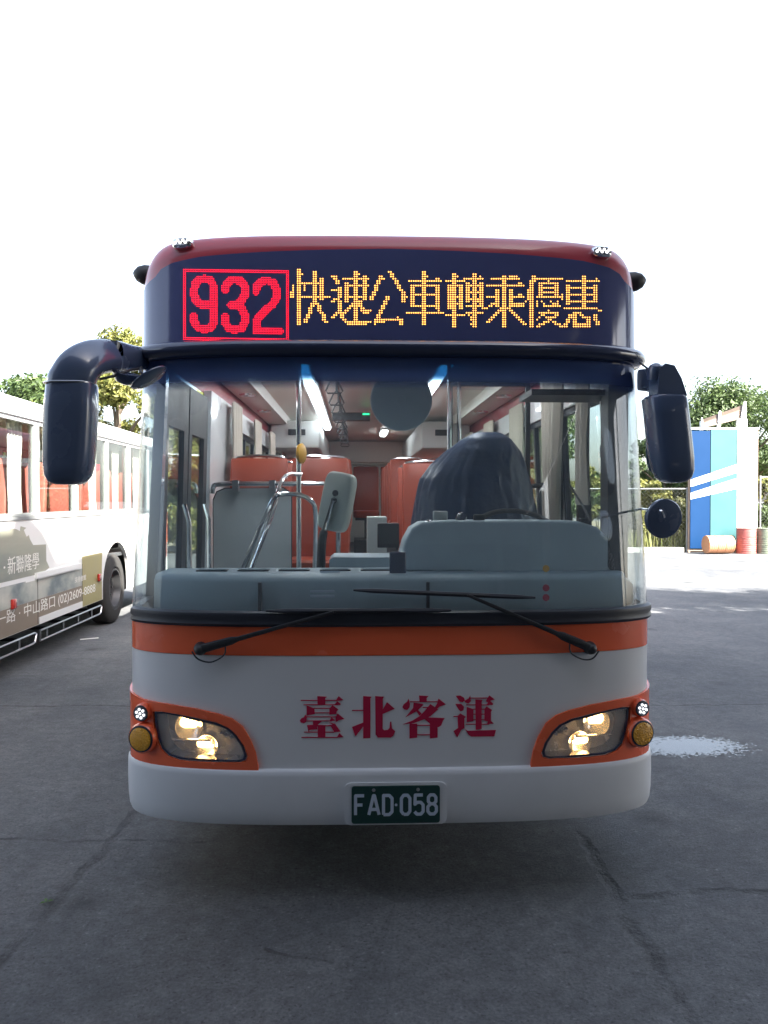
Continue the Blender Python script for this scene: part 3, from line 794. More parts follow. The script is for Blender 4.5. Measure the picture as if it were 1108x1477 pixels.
MB().box((-.80, .16, .45), (.80, .3, 1.2)).build('front_bulkhead', 'underbody', bus)

# ================================================================== inside the bus
ceil = MB().box((-1.0, .45, 2.76), (1.0, LEN, 2.80)).box((-1.19, .45, 2.66), (-.99, LEN, 2.69), Matrix.Rotation(0, 3, 'X')).box((.99, .45, 2.66), (1.19, LEN, 2.69)).box((-1.0, .45, 2.66), (-.97, LEN, 2.79)).box((.97, .45, 2.66), (1.0, LEN, 2.79)).build('ceiling', 'ceiling_cream', bus)
for y in (2.0, 3.2, 4.4):
    for x in (-1.08, 1.08):
        MB().lathe((x, y, 2.66), (0,0,-1), [(0,.07),(.012,.065),(.014,.045),(.006,.03)], 20).build('air_vent', 'chrome', ceil)
for x, y0, y1 in ((-.55, .8, 7.2), (.47, .8, 5.2), (.23, 7.4, 8.3)):
    st = MB().box((x-.06, y0, 2.735), (x+.06, y1, 2.762)).build('light_housing', 'interior_grey', bus)
    MB().box((x-.035, y0+.02, 2.715), (x+.035, y1-.02, 2.736)).build('strip_light', 'strip_light', st)
MB().box((-1.1, .30, 2.44), (1.1, .42, 2.76)).build('sign_backing', 'interior_grey', bus)
for sg in (-1, 1):
    hb = MB().box((sg*.60, 5.8, 2.38), (sg*1.17, 10.2, 2.70)).build('overhead_box', 'interior_grey', bus)
    bevel(hb, .02)
    MB().box((sg*.86-.10, 5.785, 2.53), (sg*.86+.10, 5.799, 2.60)).build('dark_label', 'black_plastic', hb)
MB().box((-1.19, 10.35, .86), (1.19, 10.42, 2.76)).build('rear_bulkhead', 'interior_grey', bus)
MB().box((-.62, 9.6, 2.40), (.62, 10.34, 2.74)).build('rear_cabinet', 'ceiling_cream', bus)
p0 = at(513, 633.5, 9.58)
text_mesh('unit_number', 'FAD058', 'black_plastic', bus, p0, (1,0,0), (0,0,1), .05, .25)
p = at(516, 589, 5.0)
o = MB().box((-.42, 4.9, 2.62), (-.02, 5.05, 2.70)).build('next_stop_display', 'black_plastic', bus)
MB().box((-.10, 4.892, 2.675), (-.03, 4.899, 2.69)).build('display_text', 'led_green', o)
# hand straps along a rail
rail = MB().tube([(-.32, 1.2, 2.70), (-.32, 8.2, 2.70)], .014, 8).build('strap_rail', 'chrome', bus)
sm = None
for k in range(9):
    y = 1.95 + .68*k
    o = MB().tube([(-.32, y, 2.70), (-.32, y, 2.615)], .010, 6).build('hand_strap', 'black_plastic', bus)
    tri = [(-.32, 2.615), (-.345, 2.59), (-.378, 2.52), (-.365, 2.505), (-.275, 2.505), (-.262, 2.52), (-.295, 2.59)]
    MB().tube([(x, y, z) for x, z in tri + tri[:1]], .0065, 6).build('strap_handle', 'black_plastic', o)
# seats
def seat_meshes():
    b = MB(); rings = []
    for z, w, t, y in ((0.42,.20,.03,.0), (.46,.213,.045,.0), (.75,.215,.045,.03), (1.05,.214,.042,.07), (1.17,.212,.036,.085), (1.19,.204,.026,.09)):
        rings.append(superring(Vector((0, y, z)), X, Y, w, t, .28, 24))
    b.loft(rings)
    c = MB().loft([superring(Vector((0, -.22, z)), X, Y, w, d, .4, 20) for z, w, d in ((.34,.20,.20),(.37,.215,.22),(.44,.215,.22),(.46,.20,.205))])
    l = MB().box((-.03, -.35, 0), (.03, -.05, .35)).box((-.18, -.36, .30), (.18, -.04, .34))
    return b, c, l
b_, c_, l_ = seat_meshes()
s0 = l_.build('seat', 'black_plastic', bus, smooth=False); bk0 = b_.build('backrest', 'seat_red', s0); cu0 = c_.build('cushion', 'seat_red', s0)
hh0 = MB().tube(smooth_path([(-.17, .10, 1.10), (-.17, .13, 1.20), (.17, .13, 1.20), (.17, .10, 1.10)], 4), .012, 8).build('grab_handle', 'chrome', s0)
first = True
rows = [(x, 2.45 + .82*k, .86 + (.04 if k < 4 else .20)) for k in range(9) for x in (-.90, -.44, .90, .44) if not (k == 0 and x > 0) and not (abs(x) < .5 and k in (3,) )]
rows = [r for r in rows if r[1] < 9.2] + [(x, 9.75, 1.14) for x in (-.92, -.46, 0.0, .46, .92)]
for x, y, z in rows:
    if first: o = s0; first = False
    else:
        o = s0.copy(); C.objects.link(o)
        for ch in (bk0, cu0, hh0):
            k = ch.copy(); C.objects.link(k); k.parent = o
    o.location = (x, y, z)
MB().box((-1.19, 5.6, .86), (-.2, 10.3, 1.04)).box((.2, 5.6, .86), (1.19, 10.3, 1.04)).box((-.2, 9.3, .86), (.2, 10.3, 1.12)).build('seat_platform', 'floor_dark', bus)
# partition panel and rails on the door side
y = 1.95
pp = [at(308, 722, y), at(313, 710, y), at(325, 705, y), at(408, 704, y), at(420, 712, y)]
poly = [(q.x, q.z) for q in pp] + [(pp[-1].x, .87), (pp[0].x, .87)]
pt = plate('partition_panel', 'partition', bus, [poly], lambda p, d: Vector((p[0], y + d, p[1])), 0, .02)
plate('panel_edge', 'black_rubber', pt, [scale_poly(poly, -.008)], lambda p, d: Vector((p[0], y + d, p[1])), .001, .019, [poly])
def pipe(name, pts, r=.016, m='chrome', k=5, par=None):
    return MB().tube(smooth_path(pts, k), r, 10).build(name, m, par or bus)
pipe('hand_rail', [at(306, 712, y-.05), at(308, 702, y-.05), at(318, 698, y-.05), at(380, 698, y-.05), at(468, 698, y-.05)], .018)
for u in (340, 393):
    a = at(u, 698, y-.05); MB().box((a.x-.02, y-.075, a.z-.05), (a.x+.02, y, a.z+.025)).build('rail_clamp', 'steel', bus)
pl = MB().tube([(at(431, 600, 1.75).x, 1.75, .86), (at(431, 600, 1.75).x, 1.75, 2.76)], .017, 12).build('grab_pole', 'chrome', bus)
c = at(436, 654, 1.73); MB().lathe(c, (1,-.30,0), [(-.03,.03),(-.02,.06),(.0,.068),(.012,.055),(.018,.02),(.019,.001)], 20).build('bell_button', 'yellow', pl)
def steep(pts, y0, y1):
    return [at(u, v, y0 + (y1-y0)*k/(len(pts)-1)) for k, (u, v) in enumerate(pts)]
pipe('hand_rail', steep([(338,850),(357,806),(380,752),(396,718),(408,713),(432,714),(448,722),(455,738),(455,790),(453,850)], .95, 1.25), .014)
pipe('hand_rail', steep([(352,850),(372,796),(392,742),(404,700),(411,688),(420,684),(434,684)], 1.0, 1.74), .013)
a = at(488, 770, 1.5); MB().tube([(a.x, 1.5, .86), (a.x, 1.5, a.z+.15)], .016, 10).build('grab_pole', 'chrome', bus)
for u in (648, 662):
    a = at(u, 650, 1.72); MB().tube([(a.x, 1.72, .86), (a.x, 1.72, 2.76)], .014, 10).build('grab_pole', 'chrome', bus)
# ticket machine
c = at(487, 724, .92); Rm = Matrix.Rotation(R(11), 3, 'Y') @ Matrix.Rotation(R(-18), 3, 'Z')
tm = MB()
rings = []
for d, k in ((-.05, .86), (-.042, .97), (-.02, 1.0), (.03, 1.0), (.045, .93)):
    rings.append([c + Rm @ q for q in superring(Vector((0, d, 0)), X, Z, .085*k, .165*(1-(1-k)*.5), .4, 28)])
tmo = tm.loft(rings).build('ticket_machine', 'machine_grey', bus, ang=50)
for q in ((-.005, .045), (-.005, .005)):
    MB().lathe(c + Rm @ Vector((q[0], -.05, q[1])), Rm @ Vector((0,-1,0)), [(0,.018),(.006,.016),(.008,.006)], 12).build('knob', 'black_plastic', tmo)
for qx in (-.06, .06):
    for qz in (-.13, .13):
        MB().lathe(c + Rm @ Vector((qx, -.045, qz)), Rm @ Vector((0,-1,0)), [(0,.008),(.004,.006)], 8).build('screw', 'black_plastic', tmo)
MB().tube(smooth_path([at(481, 722, .86), at(474, 745, .86), at(467, 768, .88), at(464, 792, .9), at(463, 850, .92)], 5), [.012]*10 + [.024]*11, 10).build('machine_stand', 'black_plastic', tmo)
MB().tube([at(481, 722, .85), at(470, 765, .85)], .006, 8).build('bracket', 'chrome', tmo)
# dashboard
dash = MB()
prof = [(.16,1.20),(.17,1.40),(.20,1.425),(.34,1.43),(.60,1.43),(.62,1.40),(.62,.87),(.30,.87)]
rings = []
for k in range(25):
    x = -1.12 + 2.24*k/24
    back = base(x*0.98/1.0, 1.4).y if abs(x) < 1.1 else .25
    yb = plan(x*1.03)[1] * 0.75
    rings.append([Vector((x, min(yy, .62) + (yb if yy < .3 else 0), zz_)) for yy, zz_ in prof])
dash.loft(rings).build('dashboard', 'dash_dark', bus, ang=50)
y = .40
cow = [(574,840),(577,806),(584,780),(594,762),(608,754),(640,751),(780,751),(835,752),(862,760),(880,778),(890,806),(895,840)]
poly = [(at(u, v, y).x, at(u, v, y).z) for u, v in cow]
o = plate('instrument_cowl', 'dash_grey', bus, [poly], lambda p, d: Vector((p[0], y + d, p[1])), 0, .26, ang=50); bevel(o, .025, 3, 60)
ledge = [(560,872),(560,842),(575,836),(905,834),(914,842),(916,872)]
y3 = .34
poly = [(at(u, v, y3).x, at(u, v, y3).z) for u, v in ledge]
o = plate('dash_ledge', 'dash_grey', bus, [poly], lambda p, d: Vector((p[0], y3 + d, p[1])), 0, .16, ang=50); bevel(o, .012, 2, 60)
bx = [(475,850),(475,808),(480,804),(585,804),(585,850)]
poly = [(at(u, v, .75).x, at(u, v, .75).z) for u, v in bx]
plate('fare_box_base', 'dash_grey', bus, [poly], lambda p, d: Vector((p[0], .75 + d, p[1])), 0, .35)
bx = [(530,806),(530,746),(558,746),(558,806)]
poly = [(at(u, v, 1.6).x, at(u, v, 1.6).z) for u, v in bx]
fb = plate('fare_box', 'interior_grey', bus, [poly], lambda p, d: Vector((p[0], 1.6 + d, p[1])), 0, .3)
bx = [(545,790),(545,755),(576,755),(576,790)]
poly = [(at(u, v, 1.1).x, at(u, v, 1.1).z) for u, v in bx]
plate('card_reader', 'black_plastic', bus, [poly], lambda p, d: Vector((p[0], 1.1 + d, p[1])), 0, .1)
# steering wheel
c = at(745, 772, .78); ax = Vector((0, -.55, .83)).normalized(); a = X; b = ax.cross(a)
ringp = [c + (a*math.cos(t)+b*math.sin(t))*.235 for t in [2*math.pi*k/40 for k in range(41)]]
sw = MB().tube(ringp, .014, 8, caps=False).build('steering_wheel', 'black_plastic', bus)
MB().tube([c + a*.23, c, c - a*.23], .012, 8).build('spoke', 'black_plastic', sw)
MB().lathe(c, ax, [(-.25,.03),(-.03,.03),(-.03,.07),(.02,.06),(.025,.01)], 16).build('hub', 'black_plastic', sw)
# driver's seat under a dark cover
out = [(622,692,724,.07),(623.5,685,729,.10),(632,669,742,.15),(650,645,756,.17),(670,624,764,.18),(690,609,769,.20),(720,601,775,.23),(755,598,780,.27),(800,596,786,.30)]
rings = []; yy = 1.15
fine_ = []
for a_, b_ in zip(out, out[1:]):
    for k in range(5): fine_.append(tuple(a_[q] + (b_[q]-a_[q])*k/5 for q in range(4)))
fine_.append(out[-1])
for v, l, r_, dp in fine_:
    A, B = at(l, v, yy), at(r_, v, yy); cx = (A+B)/2
    ring = superring(cx + Y*.12, X, Y, max(.01, (B.x-A.x)/2), dp, .8, 120)
    k = min(1, max(0, (v-624)/40))
    nr = []
    for q in ring:
        d_ = q - (cx + Y*.12); an = math.atan2(d_.y, d_.x)
        fold = abs(noise.noise(Vector((an*4.5, v*.008, 3.1))))*.9 + abs(noise.noise(Vector((an*10 + v*.02, v*.022, 7.7))))*.45
        nr.append(cx + Y*.12 + d_*(1 + (.14*fold - .06)*k))
    rings.append(nr)
cov = MB().loft(rings).build('driver_seat_cover', 'seat_cover', bus, ang=60)
# clips and gadgets on the dash top
for u, v, r in ((620, 757, .030), (667, 745, .026), (692, 753, .024)):
    c = at(u, v, .48); g = MB().lathe(c, (.2,-1,.3), [(-.05,r*.8),(-.02,r),(0,r*.95),(.015,r*.6),(.02,.001)], 18).build('camera_pod', 'black_gloss', bus)
    MB().cyl(c - Z*.045, c, .010, n=8).build('mount', 'black_plastic', g)
for (u0, v0, u1, v1, yy, nm, m) in ((562,796,586,835,.30,'phone_holder','black_gloss'), (684,742,700,762,.46,'clip','black_plastic'), (836,747,849,763,.42,'clip','black_plastic'), (625,737,646,750,.55,'gauge_screen','interior_grey')):
    A, B = at(u0, v1, yy), at(u1, v0, yy)
    o = MB().box((A.x, yy, A.z), (B.x, yy+.03, B.z)).build(nm, m, bus); bevel(o, .006, 2)
pipe('cable', [at(585, 833, .30), at(590, 845, .28), at(605, 848, .28), at(615, 838, .33)], .003, 'black_plastic')
pipe('cable', [at(822, 700, .7), at(838, 725, .6), at(852, 752, .45)], .006, 'black_plastic')
# round mirror hanging behind the windscreen
c = at(579, 577, .45)
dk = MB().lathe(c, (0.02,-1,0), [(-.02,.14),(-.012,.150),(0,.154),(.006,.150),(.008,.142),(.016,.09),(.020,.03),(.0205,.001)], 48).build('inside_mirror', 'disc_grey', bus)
MB().tube([c + Y*.02, c + Y*.04 + Z*.1, c + Y*.02 + Z*.22], .012, 8).build('bracket', 'black_plastic', dk)
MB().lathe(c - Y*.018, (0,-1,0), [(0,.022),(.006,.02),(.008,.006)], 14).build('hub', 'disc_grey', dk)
# guard frame behind the driver
y = 1.85
fr = MB()
for u in (650, 762):
    a = at(u, 552, y); fr.box((a.x-.015, y, .86), (a.x+.015, y+.03, a.z))
a, b = at(648, 552, y), at(764, 552, y); fr.box((a.x, y-.002, a.z-.02), (b.x, y+.032, a.z+.02))
gf = fr.build('guard_frame', 'black_plastic', bus)
a, b = at(652, 560, y), at(760, 800, y); MB().box((a.x, y+.013, b.z), (b.x, y+.017, a.z)).build('guard_glass', 'window_glass', gf)
pipe('hand_rail', [at(765, 702, 1.4), at(785, 700, 1.4), at(796, 706, 1.4), at(798, 735, 1.4)], .016, 'black_plastic')
# curtains
def curtain(x, y0, y1, z0, z1, amp=.02, waves=5, m='curtain', gather=0.0, par=None):
    mb = MB(); nx, nz = 40, 8; yc = (y0+y1)/2
    for j in range(nz+1):
        z = z1 + (z0-z1)*j/nz
        for i in range(nx+1):
            t = i/nx; k = 1 - gather*math.sin(math.pi*min(1, j/nz*1.0)*.75)
            mb.v.append((x + amp*math.sin(t*waves*2*math.pi + .3*math.sin(j)) , yc + (y0 + (y1-y0)*t - yc)*k, z))
    for j in range(nz):
        for i in range(nx):
            a = j*(nx+1)+i; mb.f.append((a, a+1, a+nx+2, a+nx+1))
    return mb.build('curtain', m, par or bus, ang=80)
for a, b in win_y[1:]:
    for sg in (-1, 1):
        if not (sg > 0 and a > 5):
            curtain(sg*1.10, b-.42, b+.02, WZ0+.02, 2.52, .018, 5)
        if random.random() < .3 and not (sg > 0 and a > 5): curtain(sg*1.10, a, a+.25, WZ0+.02, 2.52, .018, 3)
curtain(1.02, 1.10, 1.55, 1.2, 2.6, .03, 4, gather=.45)
curtain(1.06, .72, .9, 1.75, 2.5, .02, 2)
MB().box((1.07, .40, 1.30), (1.17, .52, 2.5)).build('front_pillar', 'black_plastic', bus)
MB().box((.70, .45, 2.30), (1.12, .75, 2.33)).build('sun_visor', 'black_plastic', bus)
for yy in (.68, 1.18, 1.68):
    MB().box((1.14, yy-.025, 1.3), (1.18, yy+.025, 2.5)).build('window_post', 'black_plastic', bus)
c = at(882, 650, .75); o = MB().box((c.x-.05, .7, c.z-.035), (c.x+.05, .8, c.z+.035)).build('side_camera', 'interior_grey', bus); bevel(o, .008)
for (u, v, m, r) in ((789, 820, 'yellow', .016), (789, 848, 'letter_red', .016), (789, 862, 'letter_red', .016)):
    p = on_body(u, v)
    MB().lathe(S(p, -.012), nrm(*p), [(0, r), (.0012, r*.98)], 20).build('sticker', m, bus)
for k in range(7):
    xx = -.95 + .2*k
    vg = MB().box((xx, .40, 1.431), (xx+.15, .46, 1.436)).build('defroster_vent', 'black_plastic', bus)
    for j in range(4): MB().box((xx+.01, .405+.013*j, 1.4365), (xx+.14, .411+.013*j, 1.440)).build('slat', 'dash_dark', vg)
p_ = at(468, 848, .20)
for k, dz in enumerate((0, -.022)):
    MB().box((p_.x-.06, base(p_.x, 1.38).y+.075, p_.z-.008+dz), (p_.x+.05, base(p_.x, 1.38).y+.079, p_.z+.002+dz)).build('paper_label', 'plate_white', bus)
for x0_, x1_, z0_, z1_ in ((-.62, -.605, 1.22, 1.40), (.15, .165, 1.22, 1.40)):
    MB().box((x0_, .155, z0_), (x1_, .175, z1_)).build('dash_seam', 'black_plastic', bus)
MB().box((-.345, .30, 1.432), (-.25, .305, 1.44)).build('label', 'plate_white', bus)

# ================================================================== ground
def ground_material():
    m, n, out = nt('yard_concrete')
    b = N(n, 'ShaderNodeBsdfPrincipled')
    tc = N(n, 'ShaderNodeTexCoord'); co = tc.outputs['Object']
    def noi(sc, det=6, rough=.6, vec=co, dist=0):
        x = N(n, 'ShaderNodeTexNoise'); x.inputs['Scale'].default_value = sc; x.inputs['Detail'].default_value = det; x.inputs['Roughness'].default_value = rough
        x.inputs['Distortion'].default_value = dist
        n.links.new(vec, x.inputs['Vector']); return x.outputs['Fac']
    def math_(op, a, bb=None, c=None):
        x = N(n, 'ShaderNodeMath', operation=op)
        for i, q in enumerate((a, bb, c)):
            if q is None: continue
            if isinstance(q, (int, float)): x.inputs[i].default_value = q
            else: n.links.new(q, x.inputs[i])
        return x.outputs[0]
    def rng(v, a, bb, c, d):
        x = N(n, 'ShaderNodeMapRange'); n.links.new(v, x.inputs[0])
        for i, q in enumerate((a, bb, c, d)): x.inputs[i+1].default_value = q
        return x.outputs[0]
    big = noi(0.35, 5); mid = noi(2.2, 6); fine = noi(70, 5, .7); grit = noi(260, 3, .6)
    r = N(n, 'ShaderNodeValToRGB')
    r.color_ramp.elements[0].position = .37; r.color_ramp.elements[0].color = (0.062, 0.068, 0.078, 1)
    r.color_ramp.elements[1].position = .64; r.color_ramp.elements[1].color = (0.165, 0.168, 0.172, 1)
    n.links.new(math_('ADD', math_('MULTIPLY', big, .55), math_('MULTIPLY', mid, .45)), r.inputs[0])
    sp = math_('MULTIPLY', rng(fine, .28, .75, .55, 1.36), rng(noi(14, 6, .7), .3, .7, .70, 1.26))
    # pale worn flecks and dark oil spots
    vor = N(n, 'ShaderNodeTexVoronoi'); vor.inputs['Scale'].default_value = 1.3; n.links.new(co, vor.inputs['Vector'])
    oil = rng(math_('ADD', vor.outputs['Distance'], math_('MULTIPLY', mid, .25)), .16, .30, .55, 1.0)
    fl = math_('MULTIPLY', rng(noi(38, 2, .5), .64, .72, 1.0, 1.5), rng(noi(55, 2, .5), .30, .38, .55, 1.0))
    # joints and cracks: straight segments, wobbling a little
    sep = N(n, 'ShaderNodeSeparateXYZ'); 
    wob = N(n, 'ShaderNodeTexNoise'); wob.inputs['Scale'].default_value = 3.0; wob.inputs['Detail'].default_value = 6; n.links.new(co, wob.inputs['Vector'])
    sub = N(n, 'ShaderNodeVectorMath', operation='SUBTRACT'); n.links.new(wob.outputs['Color'], sub.inputs[0]); sub.inputs[1].default_value = (.5, .5, .5)
    scl = N(n, 'ShaderNodeVectorMath', operation='SCALE'); n.links.new(sub.outputs[0], scl.inputs[0]); scl.inputs['Scale'].default_value = .16
    adv = N(n, 'ShaderNodeVectorMath', operation='ADD'); n.links.new(co, adv.inputs[0]); n.links.new(scl.outputs[0], adv.inputs[1])
    n.links.new(adv.outputs[0], sep.inputs[0])
    crack = None
    for (a, bb, wd) in CRACKS:
        dx, dy = bb[0]-a[0], bb[1]-a[1]; L = math.hypot(dx, dy); ux, uy = dx/L, dy/L
        rx = math_('SUBTRACT', sep.outputs[0], a[0]); ry = math_('SUBTRACT', sep.outputs[1], a[1])
        t = math_('ADD', math_('MULTIPLY', rx, ux), math_('MULTIPLY', ry, uy))
        d = math_('ABSOLUTE', math_('SUBTRACT', math_('MULTIPLY', rx, uy), math_('MULTIPLY', ry, ux)))
        tt = math_('MAXIMUM', math_('SUBTRACT', 0.0, t), math_('SUBTRACT', t, L)); tt = math_('MAXIMUM', tt, 0.0)
        k = rng(math_('ADD', d, tt), wd*.3, wd, 1.0, 0.0)
        crack = k if crack is None else math_('MAXIMUM', crack, k)
    brk = rng(noi(5, 6, .7), .38, .62, .0, 1.0)
    crack = math_('MULTIPLY', crack, brk)
    cd = math_('SUBTRACT', 1.0, math_('MULTIPLY', crack, .5))
    # damp patch round the puddle
    pd = N(n, 'ShaderNodeVectorMath', operation='SUBTRACT'); n.links.new(adv.outputs[0], pd.inputs[0]); pd.inputs[1].default_value = (*PUD, 0)
    pm = N(n, 'ShaderNodeVectorMath', operation='MULTIPLY'); n.links.new(pd.outputs[0], pm.inputs[0]); pm.inputs[1].default_value = (1/.54, 1/.29, 0)
    ln = N(n, 'ShaderNodeVectorMath', operation='LENGTH'); n.links.new(pm.outputs[0], ln.inputs[0])
    damp = rng(math_('ADD', ln.outputs['Value'], math_('MULTIPLY', math_('SUBTRACT', noi(5, 5), .5), .7)), .75, 1.15, 1.0, 0.0)
    wet = rng(math_('ADD', ln.outputs['Value'], math_('ADD', math_('MULTIPLY', math_('SUBTRACT', noi(4, 5), .5), .5), math_('MULTIPLY', math_('SUBTRACT', noi(30, 6, .75), .5), 2.8))), .70, .78, 1.0, 0.0)
    f = math_('MULTIPLY', math_('MULTIPLY', math_('MULTIPLY', sp, oil), fl), cd)
    f = math_('MULTIPLY', f, math_('SUBTRACT', 1.0, math_('MULTIPLY', damp, .45)))
    mul = N(n, 'ShaderNodeMix', data_type='RGBA', blend_type='MULTIPLY'); mul.inputs[0].default_value = 1.0
    n.links.new(r.outputs[0], mul.inputs[6])
    cmb = N(n, 'ShaderNodeCombineColor'); [n.links.new(f, cmb.inputs[i]) for i in range(3)]
    n.links.new(cmb.outputs[0], mul.inputs[7]); n.links.new(mul.outputs[2], b.inputs['Base Color'])
    rough = math_('SUBTRACT', rng(mid, .3, .7, .72, .88), math_('MULTIPLY', wet, .74))
    rough = math_('MAXIMUM', rough, .03)
    n.links.new(rough, b.inputs['Roughness'])
    hgt = math_('ADD', math_('ADD', math_('MULTIPLY', fine, .5), math_('MULTIPLY', grit, .35)), math_('MULTIPLY', crack, -1.4))
    hgt = math_('ADD', hgt, math_('MULTIPLY', mid, .8))
    bp = N(n, 'ShaderNodeBump'); bp.inputs['Distance'].default_value = .016
    n.links.new(math_('SUBTRACT', .85, math_('MULTIPLY', wet, .83)), bp.inputs['Strength'])
    n.links.new(hgt, bp.inputs['Height']); n.links.new(bp.outputs[0], b.inputs['Normal'])
    n.links.new(b.outputs[0], out.inputs[0])
    return m
g2 = lambda u, v: (at_z(u, v).x, at_z(u, v).y)
CRACKS = [(g2(200, 1170), g2(-40, 1440), .035), (g2(0, 1211), g2(300, 1213), .02), (g2(-200, 1018), g2(190, 1019), .03), (g2(838, 1205), g2(1005, 1490), .04), (g2(905, 1292), g2(1300, 1283), .035),
          (g2(380, 1370), g2(480, 1385), .012), (g2(940, 1018), g2(1300, 1012), .02)]
PUD = g2(992, 1076)
gm = ground_material()
gnd = MB(); NG = 1
gnd.add([(-400, -200, 0), (400, -200, 0), (400, 600, 0), (-400, 600, 0)], [(0, 1, 2, 3)])
struct(gnd.build('ground', gm, None, smooth=False))

# ================================================================== the second bus, parked on the left
def print_mat(name, cols, scale, ang):
    m, n, out = nt(name)
    b = N(n, 'ShaderNodeBsdfPrincipled'); b.inputs['Roughness'].default_value = .4
    tc = N(n, 'ShaderNodeTexCoord'); mp = N(n, 'ShaderNodeMapping'); mp.inputs['Scale'].default_value = scale; mp.inputs['Rotation'].default_value = (ang, 0, 0)
    n.links.new(tc.outputs['Object'], mp.inputs[0])
    no = N(n, 'ShaderNodeTexNoise'); no.inputs['Scale'].default_value = 1.0; no.inputs['Detail'].default_value = 4; n.links.new(mp.outputs[0], no.inputs['Vector'])
    r = N(n, 'ShaderNodeValToRGB'); els = r.color_ramp.elements
    els[0].position, els[0].color = .30, (*cols[0], 1); els[1].position, els[1].color = .70, (*cols[-1], 1)
    for k, c in enumerate(cols[1:-1]):
        e = els.new(.30 + .40*(k+1)/(len(cols)-1)); e.color = (*c, 1)
    n.links.new(no.outputs['Fac'], r.inputs[0]); n.links.new(r.outputs[0], b.inputs['Base Color']); n.links.new(b.outputs[0], out.inputs[0])
print_mat('print_scene_shade', [(.22,.24,.21), (.30,.31,.25), (.34,.34,.27), (.42,.41,.32)], (1, .6, 3.5), .1)
print_mat('print_hill', [(.06,.10,.13), (.16,.20,.21), (.40,.42,.38), (.55,.55,.48)], (1, 1.6, 3.0), .5)
mat('print_brown', (.23, .185, .14), .4, var=.12, scale=3)
mat('print_olive', (.34, .30, .13), .4, var=.12, scale=3)
mat('bus_white', (.78, .78, .76), .35, coat=.4, var=.04, scale=4)
mat('print_text', (.80, .78, .72), .4, var=.02)
mat('grey_trim', (.22, .23, .23), .5)
XS, XF = -3.62, -6.07
LB0, LB1 = 0.6, 11.1
lb = thing('parked_bus', 'white city bus with scenic brown advert on its side, parked beside the lit bus', 'bus', ((XS+XF)/2, (LB0+LB1)/2, 0))
WH = 8.05
def notch(y):
    return [(y-.64, .42)] + [(y-.64*math.cos(R(a)), .55+.62*math.sin(R(a))) for a in range(0, 181, 12)] + [(y+.64, .42)]
yd = lambda u: 3.45*F/(513-u) - 3.45
wins = [(yd(3)-1.13*k, yd(57)-1.13*k) for k in (3, 2, 1)] + [(yd(3), yd(57)), (yd(62), yd(112)), (yd(117), yd(157)), (yd(160), yd(187)), (yd(191), yd(214)), (yd(218), yd(236))]
GZ, SZ = 2.64, 1.62
for xs, sg in ((XS, 1), (XF, -1)):
    fn = lambda p, d, xs=xs, sg=sg: Vector((xs + sg*d, p[0], p[1]))
    sw_ = plate('side_wall', 'bus_white', lb, [[(LB0, .42)] + notch(2.2) + notch(WH) + [(LB1, .42), (LB1, GZ), (LB0, GZ)]], fn, -.05, 0, [[(a, SZ), (b, SZ), (b, GZ-.04), (a, GZ-.04)] for a, b in wins])
    for a, b in wins:
        m_ = (a+b)/2
        w = plate('window', 'grey_trim', lb, [[(a-.01, SZ-.01), (b+.01, SZ-.01), (b+.01, GZ-.03), (a-.01, GZ-.03)]], fn, -.03, .006, [[(a+.02, SZ+.02), (b-.02, SZ+.02), (b-.02, GZ-.06), (a+.02, GZ-.06)]])
        plate('pane', 'bus_window', w, [[(a+.018, SZ+.018), (b-.018, SZ+.018), (b-.018, GZ-.058), (a+.018, GZ-.058)]], fn, -.015, -.010)
    plate('gutter', 'grey_trim', lb, [[(LB0, GZ-.012), (LB1, GZ-.012), (LB1, GZ+.03), (LB0, GZ+.03)]], fn, 0.0005, .02)
    plate('sill_strip', 'grey_trim', lb, [[(LB0, SZ-.05), (LB1, SZ-.05), (LB1, SZ-.014), (LB0, SZ-.014)]], fn, 0.0005, .012)
prof = [(0, 2.66), (-.01, 2.72), (-.06, 2.80), (-.16, 2.865), (-.35, 2.90), (-.75, 2.925), (-1.225, 2.935)]
ringp = [(XS+d, z) for d, z in prof] + [(XF-d, z) for d, z in reversed(prof[:-1])]
MB().loft([[Vector((x, y_, z)) for x, z in ringp] for y_ in (LB0, LB0+3, LB0+6, LB1)]).build('roof', 'bus_white', lb, ang=60)
MB().box((XF+.05, LB0, .45), (XS-.05, LB0+.08, 2.7)).build('front_wall', 'bus_white', lb)
MB().box((XF+.05, LB1-.08, .45), (XS-.05, LB1, 2.7)).build('rear_wall', 'bus_white', lb)
MB().box((XF+.06, LB0+.1, .95), (XS-.06, LB1-.1, 1.0)).build('floor', 'floor_dark', lb)
MB().box((XF+.35, LB0+.3, .30), (XS-.35, LB1-.3, .94)).build('underbody', 'underbody', lb)
for sg, x in ((1, XS-.16), (-1, XF+.16)):
    for y_ in (2.2, WH): wheel(x, y_, lb, sg, .50, .28)
